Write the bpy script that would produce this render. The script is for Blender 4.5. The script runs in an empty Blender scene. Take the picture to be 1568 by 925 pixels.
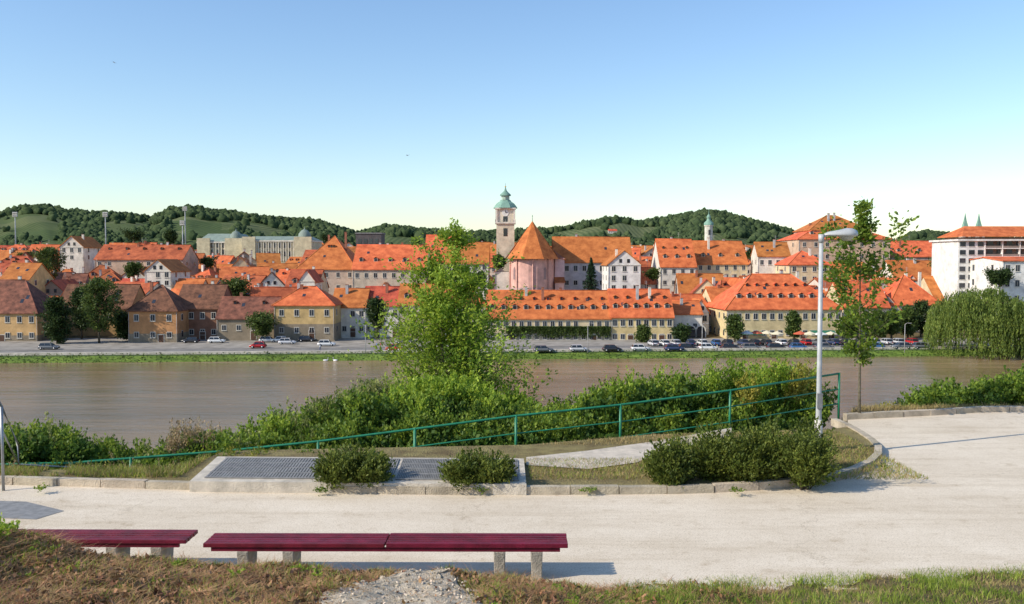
import bpy, bmesh, math, random
import numpy as np
from mathutils import Vector, Matrix, noise
random.seed(7); rng=np.random.default_rng(7)
S=bpy.context.scene
F=1400.0; CX=784.0; CY=462.5; TH=math.atan(62.5/1400); EYE=3.85
cT,sT=math.cos(TH),math.sin(TH)
def ray(px,py):
    u=px-CX; v=CY-py
    return Vector((u,F*cT+v*sT,-F*sT+v*cT))
def W(px,py,d):
    r=ray(px,py); s=d/r.y
    return Vector((r.x*s,d,EYE+r.z*s))
def G(px,py,z=0.0):
    r=ray(px,py); s=(z-EYE)/r.z
    return Vector((r.x*s,r.y*s,z))
WATER=-17.45; QUAY=-16.25

# ---------------------------------------------------------------- materials
MC={}
def mat(name,col,rough=0.8,var=0.15,scale=1.0,bump=0.0,bscale=None,spec=0.3,island=0.0,objr=0.0,trans=0.0,metal=0.0,col2=None,detail=5,stretch=None):
    if name in MC: return MC[name]
    m=bpy.data.materials.new(name); m.use_nodes=True; nt=m.node_tree; N=nt.nodes; L=nt.links
    b=N['Principled BSDF']; out=N['Material Output']
    b.inputs['Roughness'].default_value=rough; b.inputs['Specular IOR Level'].default_value=spec; b.inputs['Metallic'].default_value=metal
    geo=N.new('ShaderNodeNewGeometry'); vec=geo.outputs['Position']
    if stretch:
        mp=N.new('ShaderNodeMapping'); mp.inputs['Scale'].default_value=stretch; L.new(vec,mp.inputs['Vector']); vec=mp.outputs['Vector']
    nz=N.new('ShaderNodeTexNoise'); nz.inputs['Scale'].default_value=scale; nz.inputs['Detail'].default_value=detail; nz.inputs['Roughness'].default_value=0.65
    L.new(vec,nz.inputs['Vector'])
    cr=N.new('ShaderNodeValToRGB'); cr.color_ramp.elements[0].position=0.32; cr.color_ramp.elements[1].position=0.68
    c=np.array(col); lo=c*(1-var); hi=np.array(col2) if col2 is not None else np.minimum(c*(1+var),1)
    cr.color_ramp.elements[0].color=(*lo,1); cr.color_ramp.elements[1].color=(*hi,1)
    L.new(nz.outputs['Fac'],cr.inputs['Fac']); colo=cr.outputs['Color']
    def vary(src,amt,colo):
        mr=N.new('ShaderNodeMapRange'); mr.inputs['To Min'].default_value=1-amt; mr.inputs['To Max'].default_value=1+amt
        L.new(src,mr.inputs['Value'])
        hs=N.new('ShaderNodeHueSaturation'); L.new(mr.outputs[0],hs.inputs['Value']); L.new(colo,hs.inputs['Color'])
        mr2=N.new('ShaderNodeMapRange'); mr2.inputs['To Min'].default_value=0.5+amt*0.06; mr2.inputs['To Max'].default_value=0.5-amt*0.06
        L.new(src,mr2.inputs['Value']); L.new(mr2.outputs[0],hs.inputs['Hue'])
        return hs.outputs['Color']
    if island: colo=vary(geo.outputs['Random Per Island'],island,colo)
    if objr:
        oi=N.new('ShaderNodeObjectInfo'); colo=vary(oi.outputs['Random'],objr,colo)
    L.new(colo,b.inputs['Base Color'])
    if bump:
        n2=N.new('ShaderNodeTexNoise'); n2.inputs['Scale'].default_value=bscale or scale*5; n2.inputs['Detail'].default_value=6
        L.new(vec,n2.inputs['Vector'])
        bp=N.new('ShaderNodeBump'); bp.inputs['Strength'].default_value=bump; bp.inputs['Distance'].default_value=0.1
        L.new(n2.outputs['Fac'],bp.inputs['Height']); L.new(bp.outputs['Normal'],b.inputs['Normal'])
    if trans:
        t=N.new('ShaderNodeBsdfTranslucent'); mx=N.new('ShaderNodeMixShader'); mx.inputs[0].default_value=trans
        hs=N.new('ShaderNodeHueSaturation'); hs.inputs['Value'].default_value=1.6; hs.inputs['Hue'].default_value=0.485; L.new(colo,hs.inputs['Color'])
        L.new(hs.outputs['Color'],t.inputs['Color']); L.new(b.outputs[0],mx.inputs[1]); L.new(t.outputs[0],mx.inputs[2]); L.new(mx.outputs[0],out.inputs['Surface'])
    MC[name]=m; return m
def leafm(name,col,**k): return mat(name,col,rough=0.55,var=0.3,scale=k.pop('scale',0.8),island=0.35,trans=k.pop('trans',0.35),spec=0.25,**k)

# ---------------------------------------------------------------- mesh helpers
def link(o,parent=None):
    S.collection.objects.link(o)
    if parent is not None: o.parent=parent
    return o
def empty(name,loc=(0,0,0),rz=0):
    e=bpy.data.objects.new(name,None); e.location=loc; e.rotation_euler=(0,0,rz); e.empty_display_size=0.2
    S.collection.objects.link(e); return e
def poly_array(name,V,mats,parent=None,midx=None):
    n,k,_=V.shape; me=bpy.data.meshes.new(name)
    me.vertices.add(n*k); me.vertices.foreach_set('co',V.reshape(-1).astype(np.float32))
    me.loops.add(n*k); me.loops.foreach_set('vertex_index',np.arange(n*k,dtype=np.int32))
    me.polygons.add(n); me.polygons.foreach_set('loop_start',np.arange(0,n*k,k,dtype=np.int32)); me.polygons.foreach_set('loop_total',np.full(n,k,dtype=np.int32))
    for m in (mats if isinstance(mats,list) else [mats]): me.materials.append(m)
    if midx is not None: me.polygons.foreach_set('material_index',midx.astype(np.int32))
    me.update(calc_edges=True)
    return link(bpy.data.objects.new(name,me),parent)
def indexed(name,V,T,m,parent=None,smooth=False):
    k=T.shape[1]; n=len(T); me=bpy.data.meshes.new(name)
    me.vertices.add(len(V)); me.vertices.foreach_set('co',V.reshape(-1).astype(np.float32))
    me.loops.add(n*k); me.loops.foreach_set('vertex_index',T.reshape(-1).astype(np.int32))
    me.polygons.add(n); me.polygons.foreach_set('loop_start',np.arange(0,n*k,k,dtype=np.int32)); me.polygons.foreach_set('loop_total',np.full(n,k,dtype=np.int32))
    if smooth: me.polygons.foreach_set('use_smooth',np.ones(n,dtype=bool))
    me.materials.append(m); me.update(calc_edges=True)
    return link(bpy.data.objects.new(name,me),parent)
class MB:
    def __init__(s): s.v=[];s.f=[];s.m=[];s.mats=[];s.sm=[]
    def mi(s,m):
        if m not in s.mats: s.mats.append(m)
        return s.mats.index(m)
    def add(s,vs,fs,m,sm=False):
        o=len(s.v); s.v+= [tuple(p) for p in vs]; i=s.mi(m)
        for f in fs: s.f.append([o+a for a in f]); s.m.append(i); s.sm.append(sm)
    def box(s,x0,x1,y0,y1,z0,z1,m,top=True,bot=True):
        vs=[(x0,y0,z0),(x1,y0,z0),(x1,y1,z0),(x0,y1,z0),(x0,y0,z1),(x1,y0,z1),(x1,y1,z1),(x0,y1,z1)]
        fs=[(0,1,5,4),(1,2,6,5),(2,3,7,6),(3,0,4,7)]
        if top: fs.append((4,5,6,7))
        if bot: fs.append((3,2,1,0))
        s.add(vs,fs,m)
    def slab(s,pts,t,m):
        n=len(pts); a=[Vector(p) for p in pts]; b=[p-Vector((0,0,t)) for p in a]
        fs=[tuple(range(n)),tuple(reversed(range(n,2*n)))]+[(i,n+i,n+(i+1)%n,(i+1)%n) for i in range(n)]
        s.add(a+b,fs,m)
    def tube(s,pts,rs,m,n=6,sm=True,cap=True):
        pts=[Vector(p) for p in pts]; vs=[];fs=[]
        for i,p in enumerate(pts):
            d=(pts[min(i+1,len(pts)-1)]-pts[max(i-1,0)]); d=d.normalized() if d.length>1e-9 else Vector((0,0,1))
            a=d.orthogonal().normalized() if abs(d.z)<0.9 else Vector((1,0,0))-d*d.x; a.normalize(); b=d.cross(a)
            r=rs[i] if hasattr(rs,'__len__') else rs
            for k in range(n):
                t=2*math.pi*k/n; vs.append(p+a*(r*math.cos(t))+b*(r*math.sin(t)))
        for i in range(len(pts)-1):
            for k in range(n): fs.append((i*n+k,i*n+(k+1)%n,(i+1)*n+(k+1)%n,(i+1)*n+k))
        if cap: fs.append(tuple(reversed(range(n)))); fs.append(tuple(range((len(pts)-1)*n,len(pts)*n)))
        s.add(vs,fs,m,sm)
    def lathe(s,prof,m,n=16,c=(0,0,0),rot=0,sm=True):
        vs=[];fs=[]
        for r,z in prof:
            for k in range(n):
                t=2*math.pi*k/n+rot; vs.append((c[0]+r*math.cos(t),c[1]+r*math.sin(t),c[2]+z))
        for i in range(len(prof)-1):
            for k in range(n): fs.append((i*n+k,i*n+(k+1)%n,(i+1)*n+(k+1)%n,(i+1)*n+k))
        s.add(vs,fs,m,sm)
    def obj(s,name,parent=None,bevel=0):
        me=bpy.data.meshes.new(name); me.from_pydata(s.v,[],s.f)
        for m in s.mats: me.materials.append(m)
        me.polygons.foreach_set('material_index',s.m); me.polygons.foreach_set('use_smooth',s.sm); me.update()
        o=link(bpy.data.objects.new(name,me),parent)
        if bevel:
            bv=o.modifiers.new('b','BEVEL'); bv.width=bevel; bv.segments=2; bv.limit_method='ANGLE'
        return o
def sweep(mb,pl,w,z0,z1,m):
    pl=[Vector((p[0],p[1])) for p in pl]; Lp=[];Rp=[]
    for i,p in enumerate(pl):
        d=(pl[min(i+1,len(pl)-1)]-pl[max(i-1,0)]).normalized(); nrm=Vector((-d.y,d.x))
        Lp.append(p+nrm*w); Rp.append(p)
    for i in range(len(pl)-1):
        ga=0.008*(pl[i+1]-pl[i]).normalized()
        jz=random.uniform(-.008,.008); jx=Vector((random.uniform(-.006,.006),random.uniform(-.01,.01)))
        a=Rp[i]+ga+jx; b=Rp[i+1]-ga+jx; c=Lp[i+1]-ga+jx; d=Lp[i]+ga+jx
        vs=[(*a,z0),(*b,z0),(*c,z0),(*d,z0),(*a,z1+jz),(*b,z1+jz),(*c,z1+jz),(*d,z1+jz)]
        mb.add(vs,[(0,1,5,4),(2,3,7,6),(4,5,6,7),(0,4,7,3),(1,2,6,5)],m)
def smooth_pl(pl,n=4):
    out=[]
    P=[Vector(p) for p in pl]
    for i in range(len(P)-1):
        a=P[max(i-1,0)];b=P[i];c=P[i+1];d=P[min(i+2,len(P)-1)]
        for k in range(n):
            t=k/n; out.append(0.5*((2*b)+(c-a)*t+(2*a-5*b+4*c-d)*t*t+(3*b-a-3*c+d)*t**3))
    out.append(P[-1]); return out
def fbm(x,y,s,seed=0): return noise.fractal(Vector((x*s,y*s,seed)),1.0,2.0,4)

# ---------------------------------------------------------------- terrain
def sst(t): t=np.clip(t,0,1); return t*t*(3-2*t)
def edge(x): return np.interp(x,[-8,0.5,1.3,3,6,12],[10.6,10.6,10.85,11.0,11.35,11.7])
def crest(x): return np.interp(x,[-9,-6.2,-5.3,-4.6,-3.4,-1.5,0.1,0.6,1.3],[1.4,1.05,0.86,0.60,0.46,0.40,0.31,.2,0.0])
def townz(s): return np.interp(s,[0,243,300,380,460,900,1100,7000],[-16.35,-16.35,-11,-6,-3,-3,-8,-8])
def brkf(x): return np.interp(x,[-60,-6.1,-5.7,0.3,3,7.2,7.9,8.6,9.2,60],[16.1,16.4,17.9,18.5,19.6,20.3,20.9,23,24.2,26])
def H(x,y):
    e=edge(x); z=np.where(y<e, crest(x)*sst((e-y)/0.9)+0.17*np.maximum(e-y,0)-0.05, -0.05)
    brk=brkf(x)
    z=np.where(y>brk, -0.05-0.5*(y-brk),z); z=np.maximum(z,-19.5)
    s=y-0.07*x
    z=np.where(s>198.5, -19.5+(s-198.5)*0.5, z)
    z=np.where(s>204.5, townz(y)-0.2*(y<243), z)
    return z
def bumps(a,b): return (fbm(a,b,1.2,3)*0.07+fbm(a,b,5,9)*0.03)*min(1,max(0,(edge(a)-b)/.5))
xs=np.concatenate([-np.geomspace(10,5000,40)[::-1],np.arange(-9.85,12,0.13),np.geomspace(12,5000,40)])
ys=np.concatenate([[-60,-20,0],np.arange(3,12,0.10),np.arange(12,15.6,0.4),np.arange(15.6,21,.2),np.arange(21,27,.4),np.geomspace(27,190,30),np.arange(192,212,1.5),np.geomspace(214,7000,45)])
X,Y=np.meshgrid(xs,ys); Z=H(X,Y)
near=(Y<edge(X)+0.02)&(Y>2.5)&(np.abs(X)<14)
for i,j in zip(*np.where(near)): Z[i,j]+=bumps(X[i,j],Y[i,j])
def gridmesh(name,X,Y,Z,m):
    r,c=X.shape; V=np.stack([X,Y,Z],-1).reshape(-1,3); I=np.arange(r*c).reshape(r,c)
    T=np.stack([I[:-1,:-1],I[:-1,1:],I[1:,1:],I[1:,:-1]],-1).reshape(-1,4)
    return indexed(name,V,T,m,smooth=True)
gmat=mat('ground_soil',(0.15,0.09,0.045),0.95,0.5,1.5,0.8,20,col2=(0.20,0.16,0.07))
gridmesh('ground',X,Y,Z,gmat)

# water
def watermat():
    m=bpy.data.materials.new('river_water'); m.use_nodes=True; N=m.node_tree.nodes; L=m.node_tree.links; b=N['Principled BSDF']
    geo=N.new('ShaderNodeNewGeometry')
    def nz(sc,scale,det):
        mp=N.new('ShaderNodeMapping'); mp.inputs['Scale'].default_value=sc; L.new(geo.outputs['Position'],mp.inputs[0])
        n=N.new('ShaderNodeTexNoise'); n.inputs['Scale'].default_value=scale; n.inputs['Detail'].default_value=det; n.inputs['Roughness'].default_value=0.6; L.new(mp.outputs[0],n.inputs['Vector']); return n
    n=nz((.12,.5,1),1.4,8); n2=nz((.006,.035,1),1.0,6); n3=nz((.02,.25,1),1.0,6)
    cr=N.new('ShaderNodeValToRGB'); cr.color_ramp.elements[0].position=.35; cr.color_ramp.elements[1].position=.65
    cr.color_ramp.elements[0].color=(0.20,0.132,0.055,1); cr.color_ramp.elements[1].color=(0.31,0.21,0.105,1)
    L.new(n2.outputs['Fac'],cr.inputs[0])
    c3=N.new('ShaderNodeValToRGB'); c3.color_ramp.elements[0].position=.35; c3.color_ramp.elements[1].position=.6; c3.color_ramp.elements[0].color=(.82,.83,.84,1); c3.color_ramp.elements[1].color=(1,1,1,1); L.new(n3.outputs['Fac'],c3.inputs[0])
    mx=N.new('ShaderNodeMix'); mx.data_type='RGBA'; mx.blend_type='MULTIPLY'; mx.inputs[0].default_value=1; L.new(cr.outputs[0],mx.inputs[6]); L.new(c3.outputs[0],mx.inputs[7]); L.new(mx.outputs[2],b.inputs['Base Color'])
    b.inputs['IOR'].default_value=1.33; b.inputs['Specular IOR Level'].default_value=0.3
    mr=N.new('ShaderNodeMapRange'); mr.inputs['From Min'].default_value=.35; mr.inputs['From Max'].default_value=.65; mr.inputs['To Min'].default_value=0.03; mr.inputs['To Max'].default_value=0.28; L.new(n3.outputs['Fac'],mr.inputs[0]); L.new(mr.outputs[0],b.inputs['Roughness'])
    bp=N.new('ShaderNodeBump'); bp.inputs['Strength'].default_value=0.5; bp.inputs['Distance'].default_value=0.3; L.new(n.outputs['Fac'],bp.inputs['Height']); L.new(bp.outputs[0],b.inputs['Normal'])
    return m
wb=MB(); wb.add([(-900,35,WATER),(900,35,WATER),(900,265,WATER),(-900,139,WATER)],[(0,1,2,3)],watermat()); wb.obj('river_water')

# ---------------------------------------------------------------- path, kerbs
def pavemat():
    m=bpy.data.materials.new('path_asphalt'); m.use_nodes=True; N=m.node_tree.nodes; L=m.node_tree.links; b=N['Principled BSDF']
    b.inputs['Roughness'].default_value=0.9; b.inputs['Specular IOR Level'].default_value=0.2
    g=N.new('ShaderNodeNewGeometry')
    def nz(s,d=6):
        n=N.new('ShaderNodeTexNoise'); n.inputs['Scale'].default_value=s; n.inputs['Detail'].default_value=d; n.inputs['Roughness'].default_value=.7; L.new(g.outputs['Position'],n.inputs['Vector']); return n
    def ramp(n,p0,p1,c0,c1):
        cr=N.new('ShaderNodeValToRGB'); e=cr.color_ramp.elements; e[0].position=p0; e[1].position=p1; e[0].color=(*c0,1); e[1].color=(*c1,1); L.new(n,cr.inputs[0]); return cr.outputs[0]
    def mul(a,b_,f):
        mx=N.new('ShaderNodeMix'); mx.data_type='RGBA'; mx.blend_type='MULTIPLY'; mx.inputs[0].default_value=f; L.new(a,mx.inputs[6]); L.new(b_,mx.inputs[7]); return mx.outputs[2]
    a=ramp(nz(0.4).outputs['Fac'],.3,.7,(0.64,0.54,0.41),(0.80,0.70,0.56))
    s=nz(45,3); c=mul(a,ramp(s.outputs['Fac'],.36,.5,(.58,.55,.50),(1,1,1)),.75)
    v=N.new('ShaderNodeTexVoronoi'); v.feature='DISTANCE_TO_EDGE'; v.inputs['Scale'].default_value=.16
    w=nz(1.2,5); ad=N.new('ShaderNodeVectorMath'); ad.operation='ADD'; sc=N.new('ShaderNodeVectorMath'); sc.operation='SCALE'; sc.inputs['Scale'].default_value=1.6
    L.new(w.outputs['Color'],sc.inputs[0]); L.new(sc.outputs[0],ad.inputs[0]); L.new(g.outputs['Position'],ad.inputs[1]); L.new(ad.outputs[0],v.inputs['Vector'])
    c=mul(c,ramp(v.outputs['Distance'],0,.003,(.62,.59,.55),(1,1,1)),.6)
    c=mul(c,ramp(nz(2.3,4).outputs['Fac'],.27,.42,(.76,.72,.66),(1,1,1)),.9)
    c=mul(c,ramp(nz(9,4).outputs['Fac'],.3,.5,(.88,.86,.82),(1,1,1)),.8)
    mp=N.new('ShaderNodeMapping'); mp.inputs['Scale'].default_value=(.25,2.2,1); L.new(g.outputs['Position'],mp.inputs[0]); n5=nz(1,5); L.new(mp.outputs[0],n5.inputs['Vector'])
    c=mul(c,ramp(n5.outputs['Fac'],.3,.52,(.82,.79,.74),(1,1,1)),.8)
    L.new(c,b.inputs['Base Color'])
    bp=N.new('ShaderNodeBump'); bp.inputs['Strength'].default_value=.3; bp.inputs['Distance'].default_value=.01; L.new(s.outputs['Fac'],bp.inputs['Height']); L.new(bp.outputs['Normal'],b.inputs['Normal'])
    return m
pv=pavemat()
pb=MB()
yr0=G(1300,643).y+0.1; cornr=G(1525,630)
pb.add([(-45,10,0),(45,10,0),(45,19,0),(16.5,22.3,0),(cornr.x,cornr.y+.05,0),(G(1300,643).x,yr0,0),(7.75,20.9,0),(5.2,16.0,0),(0,15.6,0),(-45,15.7,0)],[(0,1,2,3,4,5,6,7,8,9)],pv)
pb.obj('promenade_path')
kerbm=mat('kerb_concrete',(0.46,0.39,0.29),0.9,0.3,3,0.4,40,island=.12)
kp=[(-250,738),(0,742),(200,748),(400,753),(600,757),(800,758),(1000,757),(1130,753),(1230,745),(1290,735),(1335,718),(1352,700),(1345,685),(1320,667),(1290,652),(1266,645)]
kw=smooth_pl([G(*p) for p in kp],5)
def resample(pl,step):
    out=[pl[0]]; acc=0
    for a,b in zip(pl[:-1],pl[1:]):
        L_=(b-a).length; t=step-acc
        while t<L_: out.append(a+(b-a)*(t/L_)); t+=step
        acc=(acc+L_)%step
    return out
ks=resample(kw,0.8)
kb=MB(); sweep(kb,ks,0.14,-0.04,0.13,kerbm); kb.obj('kerb')
kb=MB(); pr=[G(1296,643),G(1420,637),cornr,Vector((16.5,22.3,0)),Vector((45,19,0))]; sweep(kb,resample(pr,.8),0.16,-0.04,0.14,kerbm); kb.obj('kerb')
# planted bed
bedm=mat('bed_dry_grass',(0.25,0.18,0.08),0.95,0.4,2.5,0.7,30,col2=(0.30,0.25,0.10))
bl=[(p.x,p.y+0.07,0.09) for p in kw]+[(7.75,20.7,0.09),(7.2,20.4,.09),(3,19.7,.09),(.3,18.6,.09),(-5.7,18.0,.09),(-5.98,16.45,.09),(-14,16.15,0.09)]
bb=MB(); bb.add(bl,[tuple(range(len(bl)))],bedm); bed=bb.obj('planting_bed')
bm=bmesh.new(); bm.from_mesh(bed.data); bmesh.ops.triangulate(bm,faces=bm.faces[:]); bm.to_mesh(bed.data); bm.free()
sl=MB(); cm=mat('pale_concrete',(0.60,0.52,0.42),0.9,0.25,3,0.5,30)
pts=[G(806,712,.11),G(900,718,.11),G(975,708,.11),G(1010,692,.11),G(1120,668,.11),G(1120,655,.11),G(1000,676,.11),G(900,690,.11),G(806,700,.11)]
sl.add(pts,[tuple(range(len(pts)))],cm); sl.obj('concrete_ramp')
gr=empty('steel_grating_cover'); g1=MB(); 
a0=G(290,737,.18);a1=G(806,742,.18);a2=G(802,702,.18);a3=G(333,699,.18)
frm=mat('grating_frame_concrete',(0.54,0.48,0.39),0.9,0.25,4,0.3,40)
g1.slab([a0,a1,a2,a3],0.2,frm); g1.obj('frame',gr)
steel=mat('grating_steel',(0.25,0.24,0.225),0.6,0.25,8,spec=.4,metal=.1)
dark=mat('pit_dark',(0.06,0.06,0.055),0.9,0.1,3)
g2=MB()
def lerp2(u,v,z=0):
    p=(a0*(1-u)+a1*u)*(1-v)+(a3*(1-u)+a2*u)*v; return Vector((p.x,p.y,.18+z))
for (u0,u1) in [(0.035,0.37),(0.385,0.60),(0.61,0.80),(0.81,0.98)]:
    q=[lerp2(u0,.12,.004),lerp2(u1,.12,.004),lerp2(u1,.9,.004),lerp2(u0,.9,.004)]
    g2.add(q,[(0,1,2,3)],dark)
    for k in range(36):
        t=u0+(u1-u0)*(k+.15)/36; t2=t+(u1-u0)*.66/36
        g2.slab([lerp2(t,.12,.02),lerp2(t2,.12,.02),lerp2(t2,.9,.02),lerp2(t,.9,.02)],.014,steel)
    for k in range(5):
        v=.12+.78*k/4.0
        g2.slab([lerp2(u0,v-.008,.024),lerp2(u1,v-.008,.024),lerp2(u1,v+.012,.024),lerp2(u0,v+.012,.024)],.018,steel)
g2.obj('grates',gr)
dc=MB(); q=[G(-30,792,.006),G(55,795,.006),G(98,782,.006),G(40,768,.006),G(-30,766,.006)]
dc.slab(q,.005,steel); dc.obj('drain_cover')

# ---------------------------------------------------------------- railing
railm=mat('railing_green_paint',(0.02,0.20,0.10),0.45,0.25,6,spec=.5)
rail=empty('riverside_railing'); rb=MB()
posts=[(1285,572,22.3),(1118,598,21.2),(950,620,20.3),(790,637,19.5),(635,657,19.1),(487,676,18.9),(343,691,18.6),(200,702,18.1),(110,709,17.8),(20,711,17.6),(-90,713,17.5)]
RX=[p[0] for p in posts][::-1]; RD=[p[2] for p in posts][::-1]
tops=[W(*p) for p in posts]
for p in tops:
    rb.tube([p-Vector((0,0,1.25)),p+Vector((0,0,.02))],0.03,railm,8)
for dz,r in ((0,0.026),(-.38,.016),(-.74,.016)):
    rb.tube([t+Vector((0,0,dz)) for t in tops],r,railm,8)
rb.obj('posts_and_rails',rail)
hr=empty('stair_handrail'); hb=MB(); galv=mat('galvanised_steel',(0.32,0.33,0.34),0.4,0.15,10,metal=.6,spec=.5)
h0=W(-30,560,14.6);h1=W(2,622,15.2);h2=W(28,682,16.4)
hb.tube([h0,h1,h2,h2-Vector((0,0,.9))],.025,galv,8); hb.tube([h1,Vector((h1.x,h1.y,0.))],.025,galv,8)
hb.tube([h1-Vector((0,0,.4)),h2-Vector((0,0,.35)),],.014,galv,8)
q=W(115,716,17.2); hb.tube([h2-Vector((0,0,.35)),q],.018,galv,8); hb.tube([q,Vector((q.x,q.y,-.7))],.02,galv,8)
hb.obj('rails',hr)

# ---------------------------------------------------------------- street lamp
lamp=empty('street_lamp',(6.06,17.95,0)); lb=MB(); polem=mat('lamp_grey_paint',(0.42,0.43,0.43),0.45,0.15,5,spec=.5)
topz=W(1256,362,17.95).z
lb.tube([(0,0,0),(0,0,.5),(0,0,1.2),(0,0,topz)],[.066,.062,.050,.040],polem,14); lb.lathe([(.13,0),(.13,.04),(.08,.1)],polem,14)
lb.tube([(0,0,.09),(0,0,.72)],[.08,.077],mat('lamp_base_white',(.6,.56,.50),.8,.25,6),14)
lb.tube([(0,0,topz-.12),(0,0,topz+.04)],.056,polem,14)
lb.box(-.05,.05,-.075,-.05,.95,1.25,galv)
lb.tube([(-.02,0,topz-.03),(.1,0,topz+.03),(.25,0,topz+.05)],[.035,.03,.03],polem,10)
lb.obj('pole',lamp)
hd=MB(); hm=mat('lamp_head_shell',(0.45,0.46,0.46),0.35,0.1,5,spec=.5); lens=mat('lamp_lens',(0.42,0.40,0.33),0.2,0.05,5,spec=.6)
nn=14; vs=[];fs=[]
prof=[(-.3,.02,.02),(-.22,.09,.06),(0,.15,.10),(.14,.18,.135),(.24,.17,.13),(.33,.11,.09),(.36,.01,.01)]
for (x,ry,rz) in prof:
    for k in range(nn):
        t=math.pi*2*k/nn; z=math.sin(t)*rz; z=z if z>0 else z*.35
        vs.append((.35+x,math.cos(t)*ry,topz+.03+z))
for i in range(len(prof)-1):
    for k in range(nn): fs.append((i*nn+k,i*nn+(k+1)%nn,(i+1)*nn+(k+1)%nn,(i+1)*nn+k))
hd.add(vs,fs,hm,True); hd.obj('head',lamp)
ln=MB(); ln.lathe([(.0,-.12),(.07,-.115),(.125,-.06),(.13,-.02)],lens,14,(.50,0,topz+.03)); ln.obj('lens',lamp)

# ---------------------------------------------------------------- benches
redm=mat('bench_red_paint',(0.15,0.007,0.022),0.5,0.4,5,0.2,60,spec=.35,island=.12)
concm=mat('bench_concrete',(0.36,0.32,0.26),0.9,0.25,6,0.4,50)
def bench(x0,x1,y0,y1,legs,rz=0,zt=.44):
    e=empty('park_bench',((x0+x1)/2,(y0+y1)/2,0),rz); L_=(x1-x0)/2; D_=(y1-y0)/2
    s=MB(); n=5; w=2*D_/n
    for i in range(n):
        for j in range(2):
            xa=-L_+j*L_+.003+random.uniform(0,.008); xb=-L_+(j+1)*L_-.003-random.uniform(0,.008)
            s.box(xa,xb,-D_+i*w+.011,-D_+(i+1)*w-.011,zt-.05,zt+random.uniform(-.005,.005),redm)
    s.obj('seat',e,.006)
    s=MB(); s.box(-L_+.1,L_-.1,-D_+.03,-D_+.07,zt-.10,zt-.057,redm); s.box(-L_+.1,L_-.1,D_-.07,D_-.03,zt-.10,zt-.057,redm); s.obj('seat_rails',e)
    for i,lx in enumerate(legs):
        s=MB(); a=lx-(x0+x1)/2
        s.add([(a-.06,-D_+.06,-.1),(a+.06,-D_+.06,-.1),(a+.06,D_-.06,-.1),(a-.06,D_-.06,-.1),(a-.07,-D_+.02,zt-.102),(a+.07,-D_+.02,zt-.102),(a+.07,D_-.02,zt-.102),(a-.07,D_-.02,zt-.102)],
          [(0,1,5,4),(1,2,6,5),(2,3,7,6),(3,0,4,7),(4,5,6,7)],concm)
        s.obj('leg_%d'%(i+1),e,.01)
    return e
bench(-3.73,0.68,10.84,11.30,[-3.25,-2.7,-.15,.3],rz=-.006,zt=.455)
bench(-8.35,-3.97,11.02,11.48,[-7.9,-7.3,-4.9,-4.35],rz=-.010,zt=.455)

# ---------------------------------------------------------------- vegetation helpers
def unit(n):
    v=rng.normal(size=(n,3)); return v/np.linalg.norm(v,axis=1,keepdims=True)
def leafV(P,size,aspect=.5,axis=None,hang=0):
    n=len(P); a=unit(n)
    if axis is not None: a=a*.8+axis; 
    a[:,2]-=hang
    a/=np.linalg.norm(a,axis=1,keepdims=True)
    nr=unit(n)+np.array([0,0,.8]); b=np.cross(a,nr); b/=np.linalg.norm(b,axis=1,keepdims=True)+1e-9
    s=(size*rng.uniform(.6,1.3,n))[:,None]
    return np.stack([P-a*s*.5,P+b*s*aspect*.5,P+a*s*.5,P-b*s*aspect*.5],1)
def shrub_pts(base,h,r,nst,nl,sig=.06,tmin=.15,arch=.6,hv=.45):
    az=rng.uniform(0,2*np.pi,nst); rr=np.sqrt(rng.uniform(0,1,nst))*r; hh=h*rng.uniform(hv,1.0,nst)*np.sqrt(np.clip(1-(rr/r)**2*(.6 if hv<.6 else .35),0.1,1))
    t=rng.uniform(tmin,1,(nst,nl))
    x=base[0]+np.cos(az)[:,None]*rr[:,None]*t**1.1; y=base[1]+np.sin(az)[:,None]*rr[:,None]*t**1.1
    z=base[2]+hh[:,None]*(t**arch)
    P=np.stack([x,y,z],-1); P=P+rng.normal(0,1,P.shape)*(sig*(1.35-t))[...,None]; P=P.reshape(-1,3)
    ax=np.stack([np.cos(az)*rr,np.sin(az)*rr,hh],-1); ax/=np.linalg.norm(ax,axis=1,keepdims=True)
    return P,np.repeat(ax,nl,0)
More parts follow.
